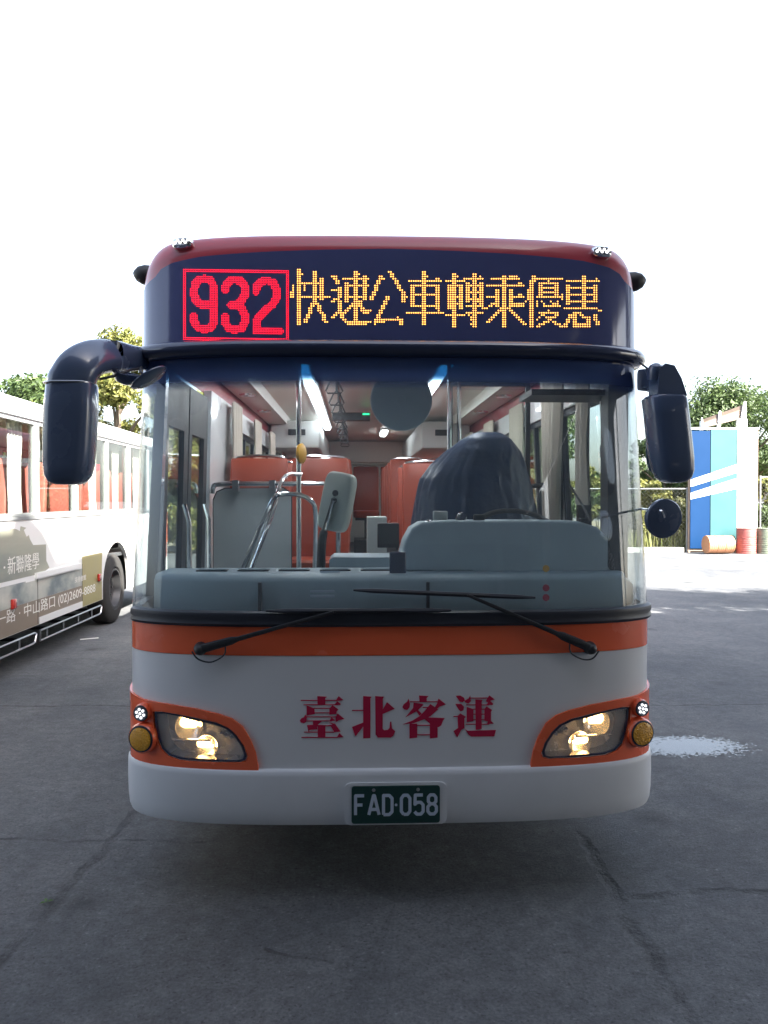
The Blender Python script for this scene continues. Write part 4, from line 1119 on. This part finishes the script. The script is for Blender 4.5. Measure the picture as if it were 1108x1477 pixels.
# advert print
fnl = lambda p, d: Vector((XS + d, p[0], p[1]))
def pl(u, v):
    q = at_x(u, v, XS); return (q.y, q.z)
z1 = lambda x, y: pl(x/11.08, 750 + y/11.08)
z2 = lambda x, y: pl(x/6.925, 820 + y/6.925)
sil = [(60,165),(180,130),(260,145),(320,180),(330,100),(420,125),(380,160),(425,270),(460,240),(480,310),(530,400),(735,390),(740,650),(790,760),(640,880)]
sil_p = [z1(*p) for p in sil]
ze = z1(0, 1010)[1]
plate('advert_skyline_shade', 'print_scene_shade', lb, [[(2.9, 1.42), (3.6, 1.47)] + sil_p + [(sil_p[-1][0], ze), (2.9, ze)]], fnl, 0.0005, .0015)  # outline partly a cast shadow, its shade painted into the print
bt = [z2(820, 170)[1], z2(0, 425)[1]]
zb = (bt[0]+bt[1])/2
ymid = z2(820, 0)[0]
plate('advert_hills', 'print_hill', lb, [[(2.9, zb+.001), (ymid-.002, zb+.001), (ymid-.002, ze-.06), (4.9, ze-.06), (4.9, ze-.045), (2.9, ze-.045)]], fnl, 0.0005, .0015)
plate('advert_band', 'print_brown', lb, [[(2.9, .424), (ymid-.002, .424), (ymid-.002, zb), (2.9, zb)]], fnl, 0.0005, .0017)
ya = WH - .68
plate('advert_panel', 'print_olive', lb, [[(ymid, .424), (ya, .424), (ya, .82), (ya+.02, 1.06), (ymid, 1.06)]], fnl, 0.0005, .0016)
def side_text(t, y0, y1, za, zb_):
    text_mesh('advert_text', t, 'print_text', lb, (XS+.0019, y0, za), (0,1,0), (0,0,1), zb_-za, y1-y0, .0015)
side_text('一路 · 中山路口 (02)2609-8888', yd(1.5), yd(141), .53, .69)
side_text('新聯隆學', yd(18), yd(62), 1.03, 1.21)
side_text('城 ·', 3.98, 4.42, 1.03, 1.21)
side_text('接待會館', yd(112), yd(128), .755, .825)
for y_ in (yd(60), ymid):
    plate('panel_gap', 'underbody', lb, [[(y_-.006, .43), (y_+.006, .43), (y_+.006, ze), (y_-.006, ze)]], fnl, .0022, .003)
plate('lower_trim', 'bus_white', lb, [[(yd(60)+.02, .424), (ymid-.02, .424), (ymid-.02, .50), (yd(60)+.02, .50)]], fnl, .0022, .012)
plate('ledge', 'bus_white', lb, [[(yd(56), ze-.04), (yd(118), ze-.04), (yd(118), ze+.02), (yd(56), ze+.02)]], fnl, .001, .03)
for u, v in ((142, 833), (18, 871)):
    a = pl(u, v); o = MB().box((XS+.002, a[0]-.05, a[1]-.05), (XS+.03, a[0]+.05, a[1]+.05)).build('side_reflector', 'red_lens', lb); bevel(o, .008)
# side guards below the skirt
for y0, y1 in ((2.9, yd(58)), (yd(63), yd(150))):
    x = XS + .0
    loop = [(x, y0, .35), (x, y1-.06, .35), (x, y1, .33), (x, y1-.04, .25), (x, y1-.10, .24), (x, y0, .24), (x, y0, .35)]
    gdr = MB().tube(loop, .012, 8).build('side_guard', 'steel', lb)
    for k in range(4):
        y_ = y0 + (y1-y0)*(k+.4)/4.2
        MB().tube([(x, y_, .24), (x, y_, .345)], .008, 6).build('guard_post', 'steel', gdr)
        MB().box((x-.30, y_-.02, .33), (x-.01, y_+.02, .36)).build('guard_bracket', 'underbody', gdr)
# louvres and orange tail
plate('tail_paint', 'orange_paint', lb, [[(9.9, 1.45), (10.3, 1.52), (LB1, 1.55), (LB1, 1.0), (10.6, 1.0), (10.2, 1.2)]], fnl, .0005, .0015)
for k in range(8):
    MB().box((XS+.001, 9.75, .66+.07*k), (XS+.02, 10.5, .70+.07*k), Matrix.Rotation(R(20), 3, 'Y')).build('louvre', 'underbody', lb)
o = MB().box((XS+.001, 10.75, .75), (XS+.03, 10.95, 1.0)).build('tail_lamp', 'red_lens', lb)
# seats and curtains inside
s1 = s0.copy(); C.objects.link(s1); s1.parent = lb; s1.matrix_parent_inverse = Matrix.Translation(-Vector(lb['at']))
s1.location = (XS-.36, wins[0][0]+.55, 1.02)
kids = []
for ch in (bk0, cu0):
    k = ch.copy(); k.data = ch.data.copy(); k.data.materials.clear(); k.data.materials.append(MATS['seat_red_sunlit']); C.objects.link(k); k.parent = s1; kids.append(k)
for (a, b) in wins[:8]:
    for x in (XS-.36, XS-.80, XF+.36, XF+.80):
        if (a, b) == wins[0] and x == XS-.36: continue
        o = s1.copy(); C.objects.link(o); o.location = (x, a+.55, 1.02)
        for kk in kids:
            k = kk.copy(); C.objects.link(k); k.parent = o
for i, (a, b) in enumerate(wins):
    w = b-a
    if i in (3,): curtain(XS-.12, b-.42, b-.02, SZ, GZ-.02, .02, 5, 'curtain_white', .2, lb)
    elif i == 4: curtain(XS-.12, a+.02, a+.35, SZ, GZ-.02, .02, 4, 'curtain_white', .1, lb)
    else:
        curtain(XS-.12, b-.38, b-.02, SZ, GZ-.02, .02, 4, 'curtain_white', .25, lb)
        curtain(XS-.12, a+.02, a+.16, SZ, GZ-.02, .015, 2, 'curtain_white', .1, lb)
    if i % 2 == 0: curtain(XF+.12, a+.1, b-.1, SZ, GZ-.02, .02, 6, 'curtain', .1, lb)
a, b = at_x(131, 668, XS-.5), at_x(150, 690, XS-.5)
rdp = MB().box((XS-.52, a.y, b.z), (XS-.50, b.y, a.z)).build('inner_display', 'black_plastic', lb)
for k in range(2):
    zc_ = b.z + (a.z-b.z)*(.28+.45*k); MB().box((XS-.499, a.y+.05, zc_-.05), (XS-.497, b.y-.05, zc_+.05)).build('display_line', 'led_sign', rdp)

# ================================================================== yard edge on the right: hoarding, drums, fence, shed, plants
BY = 22.6
P = lambda u, v, y=BY: at(u, v, y)
mat('hoard_blue', (.004, .033, .104), .5, var=.10, scale=2, spec=.15); mat('hoard_aqua', (.032, .115, .125), .45, var=.05, scale=2); mat('hoard_white', (.80, .80, .78), .45, var=.04, scale=2)
mat('rusty_steel', (.30, .22, .17), .7, var=.3, scale=9, bump=.1); mat('galvanised', (.20, .205, .21), .55, .3, var=.15, scale=12)
mat('corrugated', (.11, .080, .060), .6, var=.15, scale=4)
gz0 = 0.02
def hoarding():
    xa, xb, xc, xd = P(995,700).x, P(1024,700).x, P(1062,700).x, P(1092,700).x
    zt = P(1040, 618).z
    h = thing('hoarding', 'tall blue and white painted panel hoarding with two slanted white stripes', 'hoarding', ((xa+xd)/2, BY, 0))
    fn = lambda p, d: Vector((p[0], BY - d, p[1]))
    edges = [xa, xb, xc, xd]
    for k, m in enumerate(('hoard_blue', 'hoard_aqua', 'hoard_white')):
        a, b = edges[k]+.012, edges[k+1]-.012
        plate('panel', m, h, [[(a, .14), (b, .14), (b, zt-.03-(.05 if k == 0 else 0)), (a, zt-.03-(.05 if k == 0 else 0))]], fn, 0, .04)
        q = (b-a)
    for (va, vb, vc, vd_) in ((692, 702, 670, 682), (711, 720, 690, 705)):
        A, B, Cc, D = P(996,va), P(996,vb), P(1061.5,vd_ if False else vd_), P(1061.5,vc)
        for e0, e1 in ((xa+.012, xb-.012), (xb+.012, xc-.012)):
            li = lambda p, q, x: p.z + (q.z-p.z)*(x-p.x)/(q.x-p.x)
            plate('stripe', 'hoard_white', h, [[(e0, li(B, Cc, e0)), (e1, li(B, Cc, e1)), (e1, li(A, D, e1)), (e0, li(A, D, e0))]], fn, .0405, .043)
    for x in edges:
        MB().box((x-.03, BY+.002, 0), (x+.03, BY+.08, zt)).build('post', 'rusty_steel', h)
    MB().box((xa-.05, BY+.004, .05), (xd+.05, BY+.07, .12)).build('bottom_rail', 'rusty_steel', h)
    MB().box((xa-.05, BY-.03, zt-.028), (xd+.05, BY+.09, zt+.03)).build('top_rail', 'hoard_white', h)
    return zt
zt = hoarding()
def shed():
    y0, y1 = BY+.9, BY+2.3
    bl, br = at(1012, 617, y0), at(1070, 603, y0); tl, tr = at(1012, 606, y1), at(1074, 583, y1)
    s_ = thing('shelter', 'open shelter with sloping brown corrugated roof behind the hoarding', 'shelter', ((bl.x+br.x)/2, (y0+y1)/2, 0))
    n = 36; vs_ = []
    for dz in (0, -.02):
        for i in range(n+1):
            t = i/n; w = .035*math.sin(i*math.pi/2)
            a, b = bl.lerp(tl, t), br.lerp(tr, t); vs_ += [a + Z*(w+dz), b + Z*(w+dz)]
    k = 2*(n+1); fs_ = []
    for i in range(n):
        a = 2*i; fs_ += [(a, a+1, a+3, a+2), (k+a, k+a+2, k+a+3, k+a+1), (a, a+2, k+a+2, k+a), (a+1, k+a+1, k+a+3, a+3)]
    fs_ += [(0, k, k+1, 1), (2*n, 2*n+1, k+2*n+1, k+2*n)]
    MB().add(vs_, fs_).build('roof_sheet', 'corrugated', s_, ang=80)
    for t, w in ((.0, .03), (.42, .04), (1.0, .05)):
        a, b = bl.lerp(br, t), tl.lerp(tr, t)
        MB().tube([a - Y*.03 + Z*.03, b - Y*.03 + Z*.06], w, 6).build('rafter', 'hoard_white', s_)
    for q, w in ((bl.lerp(br, .42), .05), (br, .18), (tl, .05), (tr, .05)):
        MB().box((q.x-w, q.y-.05, 0), (q.x+w, q.y+.05, q.z-.04)).build('post', 'hoard_white', s_)
shed()
def drum(name, label, c, axis, col, r=.30, h=.88):
    mat('drum_'+name, col, .55, .2, var=.25, scale=5, bump=.06)
    prof = [(0,.0),(0,r*.94),(.0,r),(.03,r*1.02),(.04,r*.985)]
    for k in range(1, 12):
        z = .04+(h-.08)*k/12; prof += [(z-.012, r*.985), (z, r*(1.03 if k in (4, 8) else 1.0)), (z+.012, r*.985)]
    prof += [(h-.04, r*.985), (h-.03, r*1.02), (h, r), (h, r*.94), (h-.015, r*.93), (h-.015, .0)]
    o = thing('oil_drum', label, 'drum', tuple(c), 'oil drums by the hoarding')
    MB().lathe(c, axis, prof, 36).build('drum_body', 'drum_'+name, o)
    ax = Vector(axis).normalized(); e = ax.orthogonal().normalized()
    MB().lathe(Vector(c) + ax*(h-.014) + e*r*.6, axis, [(0,.03),(.012,.028),(.013,.001)], 12).build('bung', 'drum_'+name, o)
p = P(1018, 788, BY-.7); drum('lying', 'orange rusty oil drum lying on its side before the blue hoarding', (p.x, p.y, .31), (1,.05,0), (.55,.26,.14), .29, .86)
p = P(1076.5, 800, BY-.55); drum('red', 'red oil drum standing upright at the white panel', (p.x, p.y, 0), (0,0,1), (.36,.11,.10), .30, .84)
p = P(1104, 800, BY-.55); drum('green', 'grey green oil drum standing upright next to the red drum', (p.x, p.y, 0), (0,0,1), (.17,.20,.15), .30, .84)

def fence(x0, x1, y, h, label, n):
    f = thing('chain_link_fence', label, 'fence', ((x0+x1)/2, y, 0))
    for k in range(n+1):
        x = x0 + (x1-x0)*k/n; MB().cyl((x, y, 0), (x, y, h+.05), .03, n=10).build('post', 'galvanised', f)
    MB().tube([(x0, y, h), (x1, y, h)], .022, 8).build('top_rail', 'galvanised', f)
    mb = MB(); st = .14
    k = -h
    while k < (x1-x0):
        for sgn in (1, -1):
            a, b = max(0, k), min(x1-x0, k+h)
            if b-a > .05:
                za, zb_ = (a-k), (b-k)
                if sgn < 0: za, zb_ = h-za, h-zb_
                mb.tube([(x0+a, y+sgn*.004, za), (x0+b, y+sgn*.004, zb_)], .0016, 3, caps=False)
        k += st
    stuff(mb.build('wire_mesh', 'galvanised', f, smooth=False))
zf = P(960, 705).z
fence(2.2, P(993,700).x, BY+.1, zf, 'grey chain link fence between the lit bus and the hoarding', 4)
fence(P(1099,700).x, P(1099,700).x+7.5, BY+.1, zf+.4, 'grey chain link fence beyond the white end of the hoarding', 4)
mat('kerb', (.42, .41, .38), .8, var=.15, scale=6, bump=.1, bscale=60)
struct(MB().box((2.0, BY+.0-.22+.3, 0.0), (P(993,700).x-.1, BY+.42, .16)).build('kerb', 'kerb'))
mat('soil', (.16, .14, .09), .95, var=.3, scale=5, bump=.3, bscale=40)
struct(MB().box((-14, BY+.45, 0), (32, 60, .05)).build('planting_bed', 'soil'))

# ================================================================== plants
def leaf_mat(name, c0, c1):
    m, n, out = nt(name)
    geo = N(n, 'ShaderNodeNewGeometry')
    r = N(n, 'ShaderNodeValToRGB'); r.color_ramp.elements[0].color = (*c0, 1); r.color_ramp.elements[1].color = (*c1, 1)
    n.links.new(geo.outputs['Random Per Island'], r.inputs[0])
    d = N(n, 'ShaderNodeBsdfPrincipled'); d.inputs['Roughness'].default_value = .55
    t = N(n, 'ShaderNodeBsdfTranslucent'); mx = N(n, 'ShaderNodeMixShader'); mx.inputs[0].default_value = .35
    n.links.new(r.outputs[0], d.inputs['Base Color']); n.links.new(r.outputs[0], t.inputs[0])
    n.links.new(d.outputs[0], mx.inputs[1]); n.links.new(t.outputs[0], mx.inputs[2]); n.links.new(mx.outputs[0], out.inputs[0])
leaf_mat('leaf_green', (.035, .065, .022), (.10, .15, .045))
leaf_mat('leaf_yellow', (.085, .11, .022), (.24, .23, .06))
leaf_mat('leaf_olive', (.06, .075, .03), (.15, .15, .06))
leaf_mat('grass_blades', (.12, .16, .04), (.30, .30, .11))
mat('bark', (.14, .11, .085), .9, var=.3, scale=8, bump=.4, bscale=30)
def crown_mesh(mb, clumps, n, size):
    tot = sum(c[1]**2 for c in clumps)
    for c, r, sq in clumps:
        for _ in range(int(n*r*r/tot)):
            d = Vector((random.gauss(0,1), random.gauss(0,1), random.gauss(0,1))).normalized()
            rad = r*(random.random()**.4)*(0.78+.35*noise.noise(d*2.3 + Vector(c)))
            p = Vector(c) + Vector((d.x, d.y, d.z*sq))*rad
            nrm_ = (d + Vector((random.gauss(0,.6), random.gauss(0,.6), random.gauss(0,.6)+.3))).normalized()
            a = nrm_.orthogonal().normalized(); a = Matrix.Rotation(random.random()*6.28, 3, nrm_) @ a; b = nrm_.cross(a)
            L = size*random.uniform(.6, 1.3); w = L*.42
            mb.add([p - a*L, p + b*w + nrm_*L*.12, p + a*L, p - b*w + nrm_*L*.12], [(0,1,2,3)])
def tree(label, base_, h, spread, leafm, n=9000, size=.10, nclump=26, low=.35, group='trees round the yard', name='tree'):
    x, y_ = base_
    t = thing(name, label, 'tree', (x, y_, 0), group)
    tk = MB()
    lean = Vector((random.uniform(-.1,.1), random.uniform(-.1,.1), 0))
    path = [Vector((x, y_, 0)) + lean*h*k*k + Vector((random.uniform(-.06,.06), random.uniform(-.06,.06), h*k)) for k in (0, .15, .3, .45, .6, .75)]
    path[0].z = 0
    tk.tube(smooth_path(path, 3), [h*.022*(1-.045*i) for i in range(16)], 9)
    clumps = []
    for k in range(nclump):
        zz_ = random.uniform(low, .93); ang = random.random()*6.283
        env = math.sin(math.pi*min(1, max(.12, (zz_-low*.6)/(1.0-low*.6))))**.6
        rr_ = spread*env*math.sqrt(random.random())
        c = Vector((x + rr_*math.cos(ang), y_ + rr_*math.sin(ang), h*zz_)) + lean*h*zz_*zz_
        r = random.uniform(.30, .50)*spread
        clumps.append((c, r, random.uniform(.6, .9)))
        if k % 2 == 0:
            st = path[min(5, int(zz_*5))]; tk.tube([st, st.lerp(c, .5) + Vector((0,0,.08*h*.2)), c], [h*.010, h*.006, h*.002], 6)
    tk.build('trunk', 'bark', t)
    cm = MB(); crown_mesh(cm, clumps, n, size)
    stuff(cm.build('crown', leafm, t, smooth=False))
def bush(label, c, r, h, leafm, n=3500, size=.07, group='bushes along the fence'):
    t = thing('bush', label, 'bush', (c[0], c[1], .05), group)
    cl = []
    for k in range(9):
        cl.append((Vector((c[0]+random.uniform(-r, r)*.7, c[1]+random.uniform(-r, r)*.5, .05+h*random.uniform(.25, .75))), random.uniform(.35, .6)*min(r, h), .85))
    cm = MB(); crown_mesh(cm, cl, n, size); stuff(cm.build('foliage', leafm, t, smooth=False))
    sm_ = MB()
    for k in range(6):
        sm_.tube([(c[0]+random.uniform(-.1,.1), c[1]+random.uniform(-.1,.1), .03), cl[k][0]], [.02, .006], 5)
    sm_.build('stems', 'bark', t)
# left side, behind the parked bus
tree('yellow green tree showing beside the curved mirror arm, behind the parked bus', (-6.9, 19.0), 7.0, 1.9, 'leaf_yellow', 26000, .085, 40, .22)
tree('dark green tree behind the parked bus roof near its front', (-9.8, 18.5), 5.4, 2.0, 'leaf_green', 20000, .085, 38, .22)
tree('low olive tree between the two taller ones behind the parked bus', (-8.3, 20.5), 4.9, 1.8, 'leaf_olive', 16000, .085, 34, .22)
tree('bushy yellow tree past the tail of the parked bus', (-5.2, 23.5), 6.0, 1.9, 'leaf_yellow', 18000, .09, 34, .10)
tree('green tree seen through the folding door glass', (-4.2, 26.0), 5.6, 2.0, 'leaf_green', 11000, .11, 26, .12)
# right side, behind fence and hoarding
tree('tall spreading green tree above the shelter roof', (16.2, 29.5), 7.0, 3.1, 'leaf_green', 32000, .10, 54, .38)
tree('green tree rising over the white end of the hoarding', (13.7, 30.5), 5.5, 1.6, 'leaf_green', 10000, .11, 26, .4)
tree('leafy green tree seen through the driver side window', (6.6, 25.5), 5.2, 2.0, 'leaf_green', 14000, .10, 28, .15)
tree('olive tree seen through the window behind the driver', (4.4, 24.6), 5.0, 1.8, 'leaf_olive', 11000, .10, 26, .15)
tree('green tree between the right wing mirror and the hoarding', (11.6, 26.5), 4.4, 1.7, 'leaf_green', 11000, .10, 26, .15)
tree('unseen tall tree with loose crown added by the depot hall to dapple the shade', (13.6, 3.4), 10.2, 2.6, 'leaf_green', 9000, .11, 30, .6)  # out of view, added to dapple the shadow edge on the ground
for i, (x, y_, r, h, m, lb_) in enumerate(((10.2, BY+1.0, .8, 1.7, 'leaf_yellow', 'yellow green bush behind the fence by the round mirror'), (11.0, BY+1.1, .8, 2.1, 'leaf_yellow', 'tall yellow green bush behind the fence next to the hoarding'),
        (7.2, BY+1.2, 1.0, 1.6, 'leaf_green', 'dark green bush behind the fence beside the lit bus'), (5.4, BY+1.2, 1.0, 1.5, 'leaf_olive', 'olive bush behind the fence seen through the driver window'), (14.3, BY+1.3, .9, 1.7, 'leaf_green', 'dark bush behind the green drum'), (15.9, BY+1.3, .9, 1.5, 'leaf_olive', 'low bush past the grey green drum'))):
    bush(lb_, (x, y_), r, h, m)
for k in range(22):
    x = 2.6 + k*.68 + random.uniform(-.15, .15)
    lf = random.choice(('leaf_yellow', 'leaf_green', 'leaf_olive'))
    bush({'leaf_yellow': 'yellow green', 'leaf_green': 'dark green', 'leaf_olive': 'olive'}[lf] + ' bush in the tall row right behind the fence', (x, BY+2.2+random.uniform(-.2,.4)), .75, random.uniform(2.4, 3.6), lf, 4200, .08, 'row of bushes behind the fence')
for k in range(9):
    x = -9.5 + k*.95
    lf = random.choice(('leaf_yellow', 'leaf_green', 'leaf_olive'))
    bush({'leaf_yellow': 'yellow green', 'leaf_green': 'dark green', 'leaf_olive': 'olive'}[lf] + ' hedge bush growing beyond the tail of the parked bus', (x, BY+1.0+random.uniform(-.3,.5)), .9, random.uniform(2.2, 3.6), lf, 4200, .08, 'hedge beyond the parked bus')
gb = MB()
for _ in range(6500):
    x = random.uniform(2.2, 17); y_ = BY + random.uniform(.5, 2.4); hh = random.uniform(.25, .85); a = random.random()*6.28
    dx, dy = math.cos(a)*.02, math.sin(a)*.02; lx, ly = random.gauss(0,.12), random.gauss(0,.12)
    gb.add([(x-dx, y_-dy, .05), (x+dx, y_+dy, .05), (x+lx*.5+dx*.8, y_+ly*.5+dy*.8, .05+hh*.6), (x+lx, y_+ly, .05+hh), (x+lx*.5-dx*.8, y_+ly*.5-dy*.8, .05+hh*.6)], [(0,1,2,3,4)])
g_ = stuff(gb.build('grass', 'grass_blades', None, smooth=False)); tag(g_, 'tall sunlit grass growing along the foot of the fence', 'grass')

# ================================================================== small things on the yard
def leaf_on_ground():
    p = at_z(67, 1303)
    t = thing('fallen_leaf', 'small green leaf sprig lying on the yard before the parked bus', 'leaf', (p.x, p.y, 0))
    mat('fresh_leaf', (.06, .14, .02), .5)
    for k, a in enumerate((.3, 2.1, 3.9)):
        d = Vector((math.cos(a), math.sin(a), 0)); e = Vector((-d.y, d.x, 0)); q = p + Z*.006
        mb = MB().add([q, q+d*.014+e*.009+Z*.006, q+d*.032+Z*.004, q+d*.014-e*.009+Z*.006, q+d*.016+Z*.001], [(0,1,4),(1,2,4),(2,3,4),(3,0,4)])
        mb.build('leaf_blade', 'fresh_leaf', t)
leaf_on_ground()
mat('paper', (.75, .75, .72), .8)
p = at_z(129, 922)
o = MB().box((p.x-.11, p.y-.012, .003), (p.x+.11, p.y+.012, .012), Matrix.Rotation(.5, 3, 'Z')).build('paper_scrap', 'paper'); tag(o, 'thin white strip of litter lying beside the parked bus', 'litter')

# ================================================================== unseen depot building, its roof and walls shaped to set the shade (behind and to the right of the photographer)
mat('concrete', (.17, .17, .17), .85, var=.15, scale=1.5, bump=.2, bscale=30)
mat('door_steel', (.05, .055, .06), .6, var=.15)
dh = thing('depot_hall', 'unseen grey concrete depot hall with tall flat roof shaped to shade the yard, behind the photographer', 'building', (8, -10, 0))
XE, HR = 3.51, 9.0
MB().box((XE, -16, HR), (24, -.63, HR+.15)).build('roof_slab', 'concrete', dh)
for x0_, x1_ in ((XE, 24),): MB().box((x0_, -.625, HR), (x1_, -.385, HR+.15)).build('roof_slab', 'concrete', dh)
MB().box((XE, -.38, HR), (24, 1.45, HR+.15)).build('roof_slab', 'concrete', dh)
for x in (8, 14, 20): MB().box((x-.15, -16, HR-.5), (x+.15, 1.6, HR-.002)).build('roof_beam', 'concrete', dh)
MB().box((XE+.02, -15.9, HR+.152), (XE+.25, -1.1, HR+.55)).build('parapet', 'concrete', dh)  # added to raise the shade line on the parked bus
for (x, w, h_) in ((10.4, .5, .25), (11.6, 1.3, .18), (13.4, .4, .5), (14.6, .9, .22), (16.2, 1.4, .35), (9.3, .7, .15)):
    MB().box((x-w/2, 1.0, HR+.152), (x+w/2, 1.44, HR+.152+h_)).build('shadow_edge_block', 'steel', dh)  # boxes added to roughen the roof's shadow edge
MB().lathe((XE+.8, -1.9, HR+.152), (0,0,1), [(0,.5),(.9,.5),(1.05,.3),(1.06,.01)], 20).build('water_tank', 'steel', dh)  # added for a hump in the roof's shadow
for x in (8, 14, 20):
    for y_ in (1.3, -6.5): MB().box((x-.2, y_-.2, 0), (x+.2, y_+.2, HR-.502)).build('column', 'concrete', dh)
MB().box((-5.5, -16, 5.2), (6.5, -1.8, 5.5)).build('hall_roof', 'hall_paint', dh)
MB().box((-5.5, -16.2, 0), (24, -15.9, 5.19)).build('rear_wall', 'hall_paint', dh)
MB().box((-5.8, -16.2, 0), (-5.51, -2.4, 5.19)).build('side_wall', 'hall_paint', dh)  # side walls added to hold light off the bus front
MB().box((6.51, -15.8, 0), (6.8, -13.0, 5.19)).box((6.51, -11.7, 0), (6.8, -2.4, 5.19)).build('side_wall', 'hall_paint', dh)
for k in range(6):
    x = -2.5 + 4.8*k
    MB().box((x-2.2, -15.89, .02), (x+2.2, -15.80, 4.4)).build('roller_door', 'door_steel', dh)
